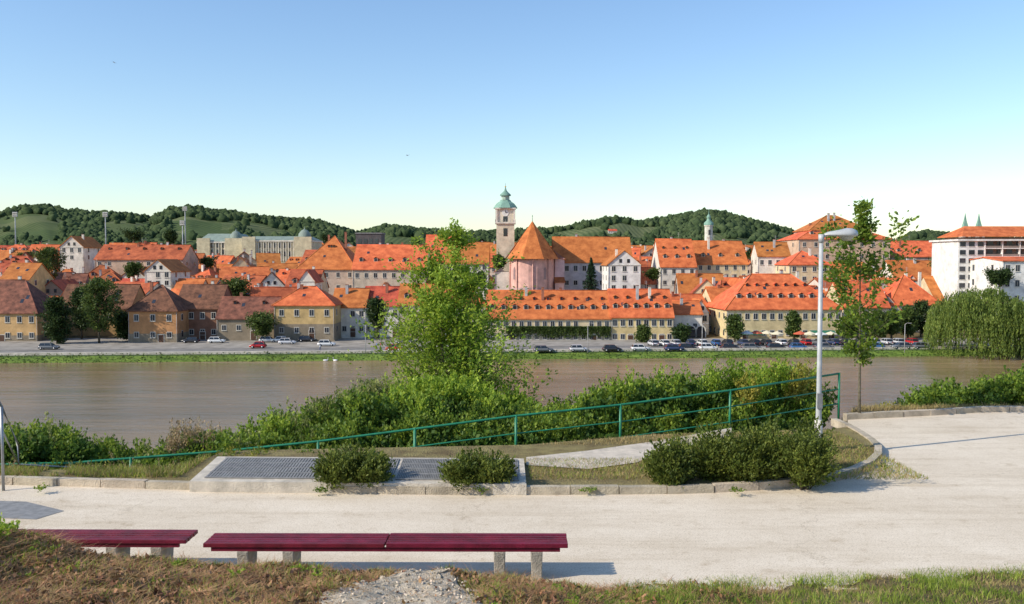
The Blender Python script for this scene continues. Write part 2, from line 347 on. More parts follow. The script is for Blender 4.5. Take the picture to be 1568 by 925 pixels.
def tree(name,base,height,cr,cb,tr,nlimb,ntwig,nleaf,ls,lm,bark,up=.5,prof=None,stems=1,asp=.55,sig=.03,wander=.03,hang=0,twl=.35,leanf=1):
    e=empty(name,base); tb=MB(); P=[];A=[]
    prof=prof or (lambda t: math.sin(math.pi*min(1,(t*.92+.08))**.8)**.7)
    for s_ in range(stems):
        off=Vector((0,0,0)); pts=[Vector((0,0,0))]; lean=Vector((random.uniform(-1,1),random.uniform(-1,1),0))*(.12*height/4*leanf if stems>1 else 0)
        K=8; hs=height*(1 if s_==0 else random.uniform(.6,.92))
        for k in range(1,K+1):
            off=off+Vector((random.uniform(-1,1),random.uniform(-1,1),0))*wander*height/K
            pts.append(Vector((0,0,hs*k/K))+off+lean*(k/K)*2)
        tb.tube(pts,[tr*(1-.88*k/K) for k in range(K+1)],bark,8)
        for i in range(nlimb//stems):
            t=(i+random.random())/(nlimb//stems); th=cb+(1-cb)*t; k=min(int(th*K),K-1); st=pts[k].lerp(pts[k+1],th*K-k)
            az=i*2.4+random.uniform(-.5,.5); L_=cr*max(.12,prof(t))*random.uniform(.5,1.2)
            u2=up+(1-up)*t*.5; dh=Vector((math.cos(az),math.sin(az),0)); 
            lp=[st]
            for q in range(1,5):
                f=q/4; lp.append(st+dh*(L_*f)+Vector((random.uniform(-.05,.05),random.uniform(-.05,.05),random.uniform(-.05,.05)))*L_+Vector((0,0,L_*u2*1.1*f**1.3)))
            rr=tr*.35*(1-th*.6); tb.tube(lp,[rr,rr*.7,rr*.5,rr*.35,rr*.15],bark,5,cap=False)
            for w in range(ntwig):
                s=random.uniform(.2,1); q=min(int(s*4),3); p0=lp[q].lerp(lp[q+1],s*4-q)
                d=(dh*random.uniform(.1,1)+Vector((random.uniform(-1,1),random.uniform(-1,1),random.uniform(-.3,1)+up*.4))).normalized()
                tl=L_*twl*random.uniform(.6,1.3)+ls; p1=p0+d*tl
                tb.tube([p0,p1],[rr*.2,rr*.06],bark,3,cap=False)
                tt=rng.uniform(.1,1.05,nleaf)[:,None]; pp=np.array(p0)[None]*(1-tt)+np.array(p1)[None]*tt
                P.append(pp+rng.normal(0,sig+ls*.4,pp.shape)); A.append(np.repeat(np.array(d)[None],nleaf,0))
    tb.obj('trunk_and_limbs',e); P=np.concatenate(P);A=np.concatenate(A)
    poly_array('foliage',leafV(P,ls,asp,A,hang),lm,e); return e
bark=mat('bark',(0.09,0.07,0.045),0.9,0.3,4,0.5,20)
barkg=mat('bark_grey',(0.14,0.12,0.08),0.9,0.3,4,0.5,20)
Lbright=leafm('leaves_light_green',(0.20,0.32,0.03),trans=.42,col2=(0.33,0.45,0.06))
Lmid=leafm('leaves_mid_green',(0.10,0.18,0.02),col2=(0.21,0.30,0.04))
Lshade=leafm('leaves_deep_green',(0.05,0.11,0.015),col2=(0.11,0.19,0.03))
Ltown=leafm('leaves_town_trees',(0.05,0.09,0.02),col2=(0.11,0.16,0.035),trans=.25)
Ldark=leafm('leaves_dark_green',(0.025,0.055,0.015),col2=(0.06,0.10,0.025),trans=.2)
Lyel=leafm('leaves_yellow_green',(0.27,0.29,0.035),col2=(0.40,0.36,0.07))
Lgrey=leafm('leaves_grey_green',(0.17,0.22,0.06),col2=(0.28,0.30,0.10))
Ldry=leafm('leaves_dry_stems',(0.33,0.23,0.12),trans=.2,col2=(.44,.34,.18))
Ljun=leafm('leaves_planter_shrub',(0.07,0.11,0.015),col2=(0.18,0.22,0.04),trans=.28,scale=2)

# central young tree
cb_=W(695,700,25.5)
tree('young_willow_tree',(cb_.x,25.5,-3.4),W(700,350,25.5).z+3.4,2.05,.22,.085,140,11,26,.11,Lbright,barkg,up=.75,stems=5,asp=.5,prof=lambda t:(1-t)**.7*(.80+.35*min(1,t*3))*(1.22 if int(t*13)%3 else .72),hang=.1,sig=.05,leanf=1.2)
# thin tree right
tb_=G(1316,641)
tree('young_street_tree',(tb_.x,tb_.y,0),W(1308,322,tb_.y).z,.98,.27,.04,30,7,20,.12,Lmid,barkg,up=.55,asp=.6,wander=.02,twl=.28,sig=.03,prof=lambda t: math.sin(math.pi*(t*.85+.1))**.8*(1 if t<.75 else .5)*(1.2 if int(t*11)%3 else .6))
def planter(px0,px1,pytop,pybase,n,ls=.05):
    c=G((px0+px1)/2,pybase,.09); r=(px1-px0)/2/1400*c.y; 
    h=W(0,pytop,c.y+r*.5).z-.05
    P,A=shrub_pts((c.x,c.y+r*.45,.0),h*1.1,r*1.08,n,55,.075,arch=.62,tmin=.2)
    P2,A2=shrub_pts((c.x,c.y+r*.45,.0),h*1.32,r*1.3,int(n*.18),44,.02,arch=.6,tmin=.5)
    P=np.concatenate([P,P2]);A=np.concatenate([A,A2]); P[:,2]=np.maximum(P[:,2],.1)
    P[:,1]=np.maximum(P[:,1],c.y-.22)
    return P,A
def shrubobj(name,parts,m,ls,asp=.45):
    e=empty(name); P=np.concatenate([p[0] for p in parts]);A=np.concatenate([p[1] for p in parts])
    poly_array('foliage',leafV(P,ls,asp,A),m,e)
    sb=MB()
    for p,a in parts:
        c=p.mean(0); zb=p[:,2].min()
        for k in range(14):
            q=p[rng.integers(len(p))]; b0=(c[0]+random.uniform(-.1,.1),c[1]+random.uniform(-.1,.1),zb-.1)
            sb.tube([b0,((b0[0]+q[0])/2,(b0[1]+q[1])/2,zb+(q[2]-zb)*.62),q],[.012,.007,.002],bark,4,cap=False)
    sb.obj('stems',e)
shrubobj('planter_shrub',[planter(478,550,684,748,150),planter(525,602,690,747,130),planter(500,580,676,740,50)],Ljun,.06)
shrubobj('planter_shrub',[planter(672,745,694,748,130),planter(715,790,690,748,120),planter(700,760,684,740,50)],Ljun,.06)
big=[]
for (a,b,t,bs,n) in [(985,1070,676,742,180),(1050,1150,655,738,230),(1120,1210,662,738,200),(1130,1230,644,732,160),(1190,1290,654,746,230),(1215,1265,638,725,90),(1010,1050,690,745,90),(1100,1200,668,742,160),(1020,1060,660,730,50)]:
    big.append(planter(a,b,t,bs,n))
shrubobj('planter_shrub',big,Ljun,.06)
# riverside shrub bank
def bank(xa,xb,da,db,n,topf,rmin,rmax,nst,nl,sig=.09,jit=(-14,12),absd=False,depth=1.6,hv=.7):
    parts=[]
    for i in range(n):
        px=xa+(xb-xa)*(i+random.random())/n; d=random.uniform(da,db)+(0 if absd else float(np.interp(px,RX,RD))); py=topf(px)+random.uniform(*jit); p=W(px,py,d); g=float(H(np.array(p.x),np.array(d)))-.1
        if not absd: g=max(g,p.z-depth)
        h=max(.4,p.z-g); r=random.uniform(rmin,rmax)
        parts.append(shrub_pts((p.x,d,g),h,r,nst,nl,sig,tmin=.15,hv=hv))
    return parts
def merge(name,parts,m,ls,asp=.5): 
    P=np.concatenate([p[0] for p in parts]);A=np.concatenate([p[1] for p in parts]); return poly_array(name,leafV(P,ls,asp,A),m)
top=lambda px: np.interp(px,[-50,0,60,100,140,190,250,290,350,390,420,520,560,640,740,800,880,960,1060,1130,1200,1260],[646,650,640,650,664,682,674,650,658,640,622,602,584,588,600,608,604,570,562,572,556,586])
midl=lambda px: np.interp(px,[330,480,640,800,1000,1250],[683,650,636,638,630,606])
lowl=lambda px: np.interp(px,[330,480,640,800,1000,1250],[700,682,664,660,655,640])
merge('riverside_shrubs',bank(335,1255,2.0,5.0,80,top,.45,.85,40,44,jit=(-8,16)),Lmid,.10)
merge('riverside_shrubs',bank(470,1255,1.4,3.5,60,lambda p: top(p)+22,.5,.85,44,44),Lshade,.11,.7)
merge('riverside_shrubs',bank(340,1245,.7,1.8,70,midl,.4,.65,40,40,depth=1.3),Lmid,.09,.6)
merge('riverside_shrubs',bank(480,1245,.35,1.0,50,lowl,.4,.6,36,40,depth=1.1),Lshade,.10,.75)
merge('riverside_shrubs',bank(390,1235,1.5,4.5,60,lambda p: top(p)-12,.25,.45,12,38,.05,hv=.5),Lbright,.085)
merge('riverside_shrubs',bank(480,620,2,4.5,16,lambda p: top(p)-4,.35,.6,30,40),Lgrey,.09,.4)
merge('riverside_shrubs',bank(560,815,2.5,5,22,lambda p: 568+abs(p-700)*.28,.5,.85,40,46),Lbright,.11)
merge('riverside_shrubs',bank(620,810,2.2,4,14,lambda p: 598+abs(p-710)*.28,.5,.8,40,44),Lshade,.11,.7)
merge('riverside_shrubs',bank(-90,345,.3,2.2,60,lambda p: top(p)+4,.35,.6,30,38,depth=1.2),Lmid,.085)
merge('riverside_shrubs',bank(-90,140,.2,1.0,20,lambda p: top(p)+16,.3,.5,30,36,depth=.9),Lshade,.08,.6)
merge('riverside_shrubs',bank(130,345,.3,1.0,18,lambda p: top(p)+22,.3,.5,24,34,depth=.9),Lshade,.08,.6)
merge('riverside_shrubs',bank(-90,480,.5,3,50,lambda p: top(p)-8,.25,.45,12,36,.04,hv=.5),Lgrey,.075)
merge('riverside_weeds',bank(265,325,.3,1.5,14,lambda p: 636,.18,.32,26,38,.04,hv=.6,jit=(-6,12)),Ldry,.075,.28)
merge('riverside_weeds',bank(-60,440,-1.2,.1,76,lambda p: 712,.22,.4,14,26,.05,jit=(-10,14),depth=.7,hv=.5),Lyel,.065,.25)
merge('riverside_weeds',bank(-60,480,-1.0,.3,60,lambda p: 708,.22,.4,14,26,.05,jit=(-10,12),depth=.7,hv=.5),Lmid,.065,.35)
merge('riverside_weeds',bank(-60,480,-.8,.8,36,lambda p: 696,.2,.35,8,24,.03,jit=(-10,10),depth=.8,hv=.5),Ldry,.065,.2)
merge('riverside_weeds',bank(340,960,.1,.7,50,lambda p: lowl(p)+12,.25,.45,18,26,.05,jit=(-8,8),depth=.8),Lmid,.07,.4)
merge('riverside_shrubs',bank(1135,1245,1,2.2,9,lambda p: 556,.28,.42,20,44,.07),Lyel,.085)
merge('riverside_shrubs',bank(1090,1245,1,2.8,9,lambda p: 550,.3,.45,20,44,.07),Lbright,.085)
merge('hedge',bank(1400,1660,25.6,27.5,30,lambda p: np.interp(p,[1390,1430,1500,1568,1700],[602,588,576,560,545]),.5,.8,44,44,absd=True),Lmid,.095,.7)
merge('hedge',bank(1395,1660,25.2,26.5,22,lambda p: np.interp(p,[1390,1500,1600],[612,600,585]),.5,.8,34,34,absd=True,jit=(-8,12)),Lshade,.09,.6)
merge('hedge',bank(1400,1660,25.2,26.5,16,lambda p: np.interp(p,[1390,1500,1600],[600,582,562]),.3,.5,14,34,absd=True,hv=.5),Lbright,.085,.6)
merge('hedge',bank(1335,1400,24.6,25.5,7,lambda p: 624,.2,.35,10,24,absd=True,jit=(-4,8)),Lyel,.07,.4)
merge('nettle_plant',[shrub_pts((-5.35+random.uniform(-.45,.45),9.2+random.uniform(-.3,.3),.90),.40,.28,12,24,.03) for _ in range(8)],Lbright,.06)
tr_=[]
for px,py in [(490,752),(735,750),(905,752),(1250,740),(1270,735),(1355,715),(60,748),(1130,752)]:
    p=G(px,py,.1); tr_.append(shrub_pts((p.x,p.y+.05,.08),random.uniform(.05,.11),random.uniform(.10,.2),8,14,.025))
merge('kerb_weeds',tr_,Lmid,.045)

# grass: foreground
def Hz(x,y): 
    return H(x,y)+np.array([bumps(a,b) for a,b in zip(x,y)])
def blades(name,x,y,z,h,w,m,lean=.5,flat=0):
    n=len(x); P=np.stack([x,y,z],-1); az=rng.uniform(0,2*np.pi,n); hh=h*rng.uniform(.5,1.3,n)
    b=np.stack([np.cos(az)*w/2,np.sin(az)*w/2,np.zeros(n)],-1)
    l=rng.normal(0,lean,(n,2)); tip=np.stack([l[:,0]*hh,l[:,1]*hh,hh*(1-flat)+rng.uniform(0,.02,n)],-1)
    return poly_array(name,np.stack([P-b,P+b,P+tip],1),m)
gg=leafm('grass_green',(0.17,0.26,0.03),col2=(0.30,0.37,0.06),trans=.35,scale=2)
gy=leafm('grass_dry',(0.33,0.25,0.10),col2=(0.46,0.37,0.15),trans=.25,scale=2)
gb=leafm('straw_brown',(0.26,0.12,0.05),col2=(0.58,0.37,0.17),trans=.2,scale=2.5)
gd=leafm('dead_leaves',(0.14,0.06,0.03),col2=(0.40,0.24,0.11),trans=.1,scale=3)
def scatter(n,x0,x1,y0,fn):
    x=rng.uniform(x0,x1,n); y=y0+(edge(x)+.06-y0)*rng.uniform(0,1,n)**.8
    k=np.array([fn(a,b) for a,b in zip(x,y)])>rng.uniform(0,1,n); x=x[k];y=y[k]; return x,y,Hz(x,y)
pcx=lambda b: -.95-.03*(10.1-b)
phw=lambda b: .12+.55*min(1,(10.1-b)/1.6)+.02*(10.1-b)
inpatch=lambda a,b: max(0,min(1,(1.15-abs(a-pcx(b))/phw(b)-.35*fbm(a,b,3,2))*3)) if b<10.08 else 0.0
rightw=lambda a: float(np.interp(a,[-6,-.5,.8,2,8],[.22,.32,.55,.9,1]))
x,y,z=scatter(130000,-7,9,6.3,lambda a,b: (rightw(a)*(.5+fbm(a,b,1.5,5)*1.6)+ (.6*(.5+fbm(a,b,2.5,6)*1.5) if b>edge(a)-.9 else 0))*(1-inpatch(a,b))); blades('grass',x,y,z,.065,.011,gg,.5)
x,y,z=scatter(60000,-7,9,6.3,lambda a,b: (.5-fbm(a,b,1.5,5))*(1-inpatch(a,b))); blades('grass',x,y,z,.05,.009,gy,.8)
x,y,z=scatter(120000,-7,3,6.3,lambda a,b: (1.15-rightw(a))*(.55+1.5*fbm(a,b,2.4,8))*(1-.93*inpatch(a,b))); blades('cut_straw',x,y,z,.12,.013,gb,1.2,.72)
x,y,z=scatter(30000,-7,2.5,6.3,lambda a,b: (1.15-rightw(a))*(.5-1.2*fbm(a,b,2.4,8))*(1-.95*inpatch(a,b))); poly_array('dead_leaves',leafV(np.stack([x,y,z+rng.uniform(0,.05,len(x))],-1),.075,.5),gd)
wd=[]
for _ in range(60):
    a=random.uniform(-6,1.2); b=edge(a)-random.uniform(.3,2.6)
    if inpatch(a,b)<.1:
        zz=float(Hz(np.array([a]),np.array([b]))[0]); wd.append(shrub_pts((a,b,zz-.02),random.uniform(.05,.14),random.uniform(.06,.18),8,14,.015))
merge('slope_weeds',wd,Lbright,.034,.5)
def inbed(n,x0,x1,y0,y1): return rng.uniform(x0,x1,n),rng.uniform(y0,y1,n)
x,y=inbed(22000,.3,7.2,15.6,20); k=(y<brkf(x))&~((y>17.2)&(y<18.6)&(x<3.2)); x=x[k];y=y[k]; blades('bed_grass',x,y,np.full(len(x),.09),.05,.013,gy,.7)
x,y=inbed(9000,.3,7.2,15.6,20); k=(y<brkf(x))&~((y>17.2)&(x<3.4)); x=x[k];y=y[k]; blades('bed_grass',x,y,np.full(len(x),.09),.055,.014,gg,.6)
for m_,n_ in ((gg,14000),(gy,14000)):
    x,y=inbed(n_,-12,-5.8,15.75,18.4); k=(np.array([fbm(a,b,1.2,4) for a,b in zip(x,y)])>-.2); x=x[k];y=y[k]; blades('bed_grass',x,y,np.where(y<brkf(x),.08,H(x,y)),.12,.014,m_,.55)
x=rng.uniform(8.5,16,5000); y=rng.uniform(23.6,25,5000); k=y>np.interp(x,[8,13,16.5],[23,23.9,22.8]); blades('bed_grass',x[k],y[k],H(x[k],y[k]),.12,.015,gy,.6)
# asphalt patch on mound
u=np.linspace(-1,1,36); v=np.linspace(0,1,60); U,Vv=np.meshgrid(u,v)
py_=10.1-3.8*Vv; hw=np.vectorize(phw)(py_)*1.1; px_=np.vectorize(pcx)(py_)+U*hw+np.vectorize(lambda a,b: fbm(a,b,2,7)*.22)(U,py_)
pz=Hz(px_.ravel(),py_.ravel()).reshape(px_.shape)+.02*(1-U**4)+.008-.06*(np.abs(U)>.95)
pz+=np.vectorize(lambda a,b: fbm(a,b,7,1)*.012)(px_,py_)
gridmesh('worn_asphalt_patch',px_,py_,pz,mat('worn_asphalt',(0.44,0.35,0.24),.95,.3,14,.45,60,col2=(.66,.56,.42),detail=9))
x=rng.uniform(-1.7,-.2,900); y=rng.uniform(7,10,900); k=np.array([inpatch(a,b) for a,b in zip(x,y)])>.3; x=x[k];y=y[k]
poly_array('gravel',leafV(np.stack([x,y,Hz(x,y)+.035],-1),.03,.9),mat('gravel_stone',(.5,.42,.32),.9,.4,9,island=.3))

# ---------------------------------------------------------------- quay
def strip(name,s0,s1,z0,z1,m,xa=-260,xb=260,t=None):
    b=MB(); n=60
    for i in range(n):
        a=xa+(xb-xa)*i/n; c=xa+(xb-xa)*(i+1)/n
        b.add([(a,s0+.07*a,z0),(c,s0+.07*c,z0),(c,s1+.07*c,z1),(a,s1+.07*a,z1)],[(0,1,2,3)],m)
    return b.obj(name)
grm=mat('bank_grass',(0.10,0.18,0.02),.9,.35,.6,.8,4,col2=(0.19,0.27,0.04),stretch=(.3,1,1))
strip('river_bank',195.5,201,-18.2,-16.45,grm); strip('river_bank_verge',201,202.2,-16.45,-16.3,mat('verge_grass',(0.05,0.09,.02),.9,.3,1))
x=rng.uniform(-150,160,9000); s_=rng.uniform(195.8,202,9000); zz_=-18.2+(s_-195.5)/5.5*1.75
poly_array('bank_vegetation',leafV(np.stack([x,s_+.07*x,zz_+rng.uniform(0,.35,9000)],-1),.45,.5),Ltown)
wl=MB(); wallm=mat('quay_wall_stone',(0.58,0.52,0.43),.9,.25,1,island=.08)
for i in range(80):
    a=-260+i*6.5; c=a+6.47
    wl.add([(a,202.2+.07*a,-16.6),(c,202.2+.07*c,-16.6),(c,202.6+.07*c,-16.6),(a,202.6+.07*a,-16.6),(a,202.2+.07*a,-15.75),(c,202.2+.07*c,-15.75),(c,202.6+.07*c,-15.75),(a,202.6+.07*a,-15.75)],[(0,1,5,4),(2,3,7,6),(4,5,6,7),(0,4,7,3),(1,2,6,5)],wallm)
wl.obj('quay_wall')
strip('quay_promenade',202.6,207,QUAY+.12,QUAY+.12,mat('quay_paving',(0.52,0.46,0.38),.9,.15,.5))
strip('quay_road',206.9,215,QUAY,QUAY,mat('road_asphalt',(0.20,0.185,0.165),.9,.25,.3))
strip('quay_parking',215,250,QUAY+.02,QUAY+.02,mat('parking_asphalt',(0.30,0.27,0.23),.9,.35,.3))
ml=MB(); wp=mat('white_road_paint',(0.75,0.75,0.72),.7,.1,2)
for i in range(70):
    a=-210+i*6; ml.add([(a,210.9+.07*a,QUAY+.006),(a+3,210.9+.07*(a+3),QUAY+.006),(a+3,211.05+.07*(a+3),QUAY+.006),(a,211.05+.07*a,QUAY+.006)],[(0,1,2,3)],wp)
ml.obj('lane_markings')

# ---------------------------------------------------------------- houses
ROOF_O=mat('roof_tile_orange',(0.50,0.125,0.033),.85,.32,.5,.5,3,island=.14,objr=.22,col2=(0.66,0.205,0.06),detail=10)
ROOF_R=mat('roof_tile_red',(0.33,0.082,0.03),.85,.35,.5,.5,3,island=.14,objr=.28,col2=(0.50,0.145,0.05),detail=10)
ROOF_B=mat('roof_tile_brown',(0.11,0.05,0.03),.85,.4,.7,.5,3,island=.12,objr=.2,col2=(0.25,0.11,0.06),detail=10)
ROOF_G=mat('roof_copper_green',(0.20,0.34,0.27),.7,.2,.5,island=.1)
GLASS=mat('window_glass',(0.03,0.035,0.045),.15,.3,.4,spec=.6,island=.5)
FRAME=mat('window_frame_white',(0.58,0.54,0.47),.7,.1,2)
CHIM=mat('chimney_brick',(0.32,0.13,0.08),.9,.3,2)
DOORM=mat('door_brown',(0.10,0.05,0.03),.6,.2,3)
def wm(c,name=None):
    k='plaster_%02d_%02d_%02d'%tuple(int(v*99) for v in c); return mat(k,c,.9,.25,.5,.2,4,detail=9)
WHITE=(.68,.62,.53);CREAM=(.63,.50,.31);YEL=(.60,.43,.19);OCHRE=(.40,.25,.11);PINK=(.58,.36,.33);GREY=(.42,.41,.40);STONE=(.25,.20,.14);BRICKY=(.36,.19,.10)
def house(name,W_,D_,He,Hr,org,rz=0,roof='gx',wall=CREAM,rm=None,floors=2,cols=4,dorm=0,dorm2=0,chim=1,base=None,foundation=5,win=(1.0,1.45),doors=0,side=2,oh=.45,winrows=None):
    e=empty(name,org,rz); w=MB(); M=wm(wall); rm=rm or ROOF_O
    w.box(0,W_,0,D_,-foundation,He,M,bot=False)
    if base: w.box(-.06,W_+.06,-.06,D_+.06,-foundation,base[0],wm(base[1]))
    sl=Hr/(D_/2) if roof!='gy' else Hr/(W_/2)
    r=MB(); t=.22; dz=oh*sl
    z0=He+.02-dz+t; zr=He+.02+Hr+t
    if roof=='gx':
        w.add([(0,0,He),(0,D_,He),(0,D_/2,He+Hr)],[(0,1,2)],M); w.add([(W_,0,He),(W_,D_,He),(W_,D_/2,He+Hr)],[(0,1,2)],M)
        r.slab([(-.25,-oh,z0),(W_+.25,-oh,z0),(W_+.25,D_/2,zr),(-.25,D_/2,zr)],t,rm)
        r.slab([(W_+.25,D_+oh,z0),(-.25,D_+oh,z0),(-.25,D_/2,zr),(W_+.25,D_/2,zr)],t,rm)
        r.tube([(-.25,D_/2,zr),(W_+.25,D_/2,zr)],.14,rm,5)
    elif roof=='gy':
        w.add([(0,0,He),(W_,0,He),(W_/2,0,He+Hr)],[(0,1,2)],M); w.add([(0,D_,He),(W_,D_,He),(W_/2,D_,He+Hr)],[(0,1,2)],M)
        r.slab([(-oh,-.3,z0),(W_/2,-.3,zr),(W_/2,D_+.3,zr),(-oh,D_+.3,z0)],t,rm)
        r.slab([(W_+oh,D_+.3,z0),(W_/2,D_+.3,zr),(W_/2,-.3,zr),(W_+oh,-.3,z0)],t,rm)
    else:
        hx=min(D_/2*.9,W_/2-.01); A=(-oh,-oh,z0);B=(W_+oh,-oh,z0);C=(W_+oh,D_+oh,z0);Dd=(-oh,D_+oh,z0);R1=(hx,D_/2,zr);R2=(W_-hx,D_/2,zr)
        r.slab([A,B,R2,R1],t,rm); r.slab([C,Dd,R1,R2],t,rm); r.slab([Dd,A,R1],t,rm); r.slab([B,C,R2],t,rm)
        r.tube([R1,R2],.16,rm,5)
        for q0,q1 in ((A,R1),(B,R2)): r.tube([q0,q1],.13,rm,5)
    r.obj('roof',e); w.obj('walls',e)
    g=MB(); ww,wh=win; fh=He/floors
    for f in range(floors):
        zc=f*fh+fh*.55
        off=.07 if (base and f==0 and zc-wh/2<base[0]-.2) else 0
        for c in range(cols):
            if random.random()<.04: continue
            xc=W_*(c+.5)/cols; hh=wh*(1 if f else .85)
            g.box(xc-ww/2-.14,xc+ww/2+.14,-.05-off,.0,zc-hh/2-.14,zc+hh/2+.14,FRAME); g.box(xc-ww/2,xc+ww/2,-.08-off,-.04,zc-hh/2,zc+hh/2,GLASS)
            g.box(xc-.03,xc+.03,-.10-off,-.07,zc-hh/2,zc+hh/2,FRAME); g.box(xc-ww/2-.2,xc+ww/2+.2,-.16-off,0,zc-hh/2-.22,zc-hh/2-.145,FRAME)
        for sx in (0,1):
            for c in range(side):
                yc=D_*(c+.5)/side; xa,xb,xf=(-.05,0,-.08) if sx==0 else (W_,W_+.05,W_+.08)
                g.box(xa,xb,yc-ww/2-.12,yc+ww/2+.12,zc-wh/2-.12,zc+wh/2+.12,FRAME); g.box(min(xf,xa),max(xf,xb),yc-ww/2,yc+ww/2,zc-wh/2,zc+wh/2,GLASS)
    if roof=='gy' and Hr>3:
        for xc in (W_*.38,W_*.62): g.box(xc-.4,xc+.4,-.07,0,He+.5,He+1.6,GLASS)
    g.box(-.1,W_+.1,-.14,0,He-.28,He-.12,FRAME)
    if W_>6:
        for xp in (.15,W_-.15): g.tube([(xp,-.1,0),(xp,-.1,He-.3)],.06,wm(GREY),5)
    g.obj('windows',e)
    if doors:
        d_=MB()
        for i in range(doors):
            xc=W_*(i+.5)/doors+W_/cols/2; d_.box(xc-.65,xc+.65,-.14,0,0,2.3,DOORM); d_.box(xc-.8,xc+.8,-.11,0,0,2.45,FRAME)
        d_.obj('doors',e)
    if roof!='gy':
        k_=MB(); 
        for i in range(random.choice([1,2,3])):
            f=random.uniform(.3,.7); m0=(D_/2*.9 if roof=='hip' else 0)*f; xc=random.uniform(m0+1,max(m0+1.2,W_-m0-1)); y0_=f*D_/2; z0_=He+f*Hr+t+.06
            k_.slab([(xc-.4,y0_-.45,z0_-.45*sl),(xc+.4,y0_-.45,z0_-.45*sl),(xc+.4,y0_+.45,z0_+.45*sl),(xc-.4,y0_+.45,z0_+.45*sl)],.1,GLASS)
        k_.obj('skylights',e)
    if (dorm or dorm2) and roof!='gy':
        q=MB()
        def row(n,f,s=1.0):
            for i in range(n):
                m0=(D_/2*.9 if roof=='hip' else 0)*f
                xc=m0+(W_-2*m0)*(i+.5)/n; yy=f*D_/2; zz=He+f*Hr+t; a=.62*s; hh=1.05*s; bl=hh/sl
                q.box(xc-a,xc+a,yy,yy+bl+.4,zz-.15,zz+hh,wm((.5,.42,.33)) if s>.9 else rm)
                q.box(xc-a*.68,xc+a*.68,yy-.05,yy,zz+.12,zz+hh*.88,GLASS)
                q.slab([(xc-a-.18,yy-.2,zz+hh-.02),(xc,yy-.2,zz+hh+.45*s),(xc,yy+bl+1.2,zz+hh+.45*s),(xc-a-.18,yy+bl+.8,zz+hh-.02)],.07,rm)
                q.slab([(xc+a+.18,yy-.2,zz+hh-.02),(xc,yy-.2,zz+hh+.45*s),(xc,yy+bl+1.2,zz+hh+.45*s),(xc+a+.18,yy+bl+.8,zz+hh-.02)],.07,rm)
        if dorm: row(dorm,.28)
        if dorm2: row(dorm2,.62,.7)
        q.obj('dormers',e)
    if chim:
        c_=MB()
        for i in range(chim):
            if roof=='gy': xc=W_/2+random.uniform(-.3,.3)*W_; yc=D_*random.uniform(.2,.8)
            else: xc=W_*random.uniform(.2,.8); yc=D_/2+random.uniform(-.2,.25)*D_
            cz=He+Hr*.55; ct=He+Hr+random.uniform(.5,1.3); cm_=random.choice([CHIM,wm(WHITE),wm(GREY)])
            c_.box(xc-.35,xc+.35,yc-.3,yc+.3,cz,ct,cm_); c_.box(xc-.42,xc+.42,yc-.37,yc+.37,ct+.003,ct+.12,CHIM)
        if random.random()<.4: 
            xa=W_*random.uniform(.2,.8); c_.tube([(xa,D_/2,He+Hr),(xa,D_/2,He+Hr+2.4)],.035,wm(GREY),4); [c_.tube([(xa-.5,D_/2,He+Hr+h_),(xa+.5,D_/2,He+Hr+h_)],.02,wm(GREY),3) for h_ in (1.7,2.0,2.3)]
        c_.obj('chimneys',e)
    return e
def hpx(name,x0,x1,yb,ye,yr,d,dep,rz=0,**k):
    a=W(x0,yb,d); b=W(x1,yb,d); ze=W(x0,ye,d).z; zr=W(x0,yr,d+dep/2).z if k.get('roof')!='gy' else W(x0,yr,d).z
    return house(name,(b.x-a.x)/max(.5,math.cos(rz)),dep,ze-a.z,max(.8,zr-ze),a,rz,**k)
# front row
hpx('cream_orange_house',-70,58,527,478,430,229,15,roof='hip',wall=(.52,.33,.15),rm=ROOF_B,floors=2,cols=7,doors=1,base=(2.2,STONE))
hpx('brown_roof_house',88,200,500,472,437,243,13,roof='gx',wall=OCHRE,rm=ROOF_B,floors=1,cols=5,dorm2=2)
hpx('old_brick_house',197,272,527,475,438,226,13,roof='hip',wall=(.46,.23,.10),rm=ROOF_B,floors=2,cols=3,base=(2.6,STONE),doors=1)
hpx('old_brick_house',268,336,522,472,437,234,14,roof='gx',wall=(.24,.12,.075),rm=ROOF_B,floors=2,cols=4,doors=1)
hpx('low_stone_house',332,422,520,487,456,231,11,roof='gx',wall=STONE,rm=ROOF_B,floors=1,cols=4,doors=1,dorm2=2)
hpx('ochre_house',420,512,520,467,440,229,13,roof='hip',wall=(.52,.36,.16),floors=2,cols=4,base=(3.9,STONE),doors=1,chim=2)
hpx('white_house',508,560,516,470,443,238,12,roof='gx',wall=WHITE,floors=2,cols=4,doors=1)
hpx('cream_house',556,612,516,468,440,240,12,roof='gx',wall=WHITE,floors=2,cols=4,doors=2,rm=ROOF_R)
hpx('pink_house',610,680,517,466,436,240,13,roof='gx',wall=(.55,.40,.34),floors=2,cols=5,doors=2,dorm=3)
hpx('white_house',680,745,519,468,438,239,13,roof='hip',wall=WHITE,floors=2,cols=5,doors=2)
hpx('long_riverside_building',745,935,527,487,446,233,15,roof='gx',wall=CREAM,floors=2,cols=16,dorm=11,dorm2=9,base=(2.9,(.36,.32,.25)),chim=3,doors=3,win=(.9,1.3))
hpx('yellow_riverside_building',935.5,1031,527,485,444,233,15,roof='gx',wall=(.62,.48,.24),floors=2,cols=8,dorm=6,dorm2=5,chim=2,doors=2)
hpx('arched_white_house',1031,1075,521,481,462,240,11,roof='gx',wall=WHITE,floors=1,cols=2,chim=1)
hpx('small_white_house',1060,1085,520,478,460,245,11,roof='gy',wall=WHITE,floors=2,cols=2,chim=0)
hpx('large_yellow_building',1112,1292,524,473,421,236,22,rz=.05,roof='hip',wall=(.64,.51,.28),floors=2,cols=14,dorm=9,dorm2=7,chim=4,doors=4,side=5)
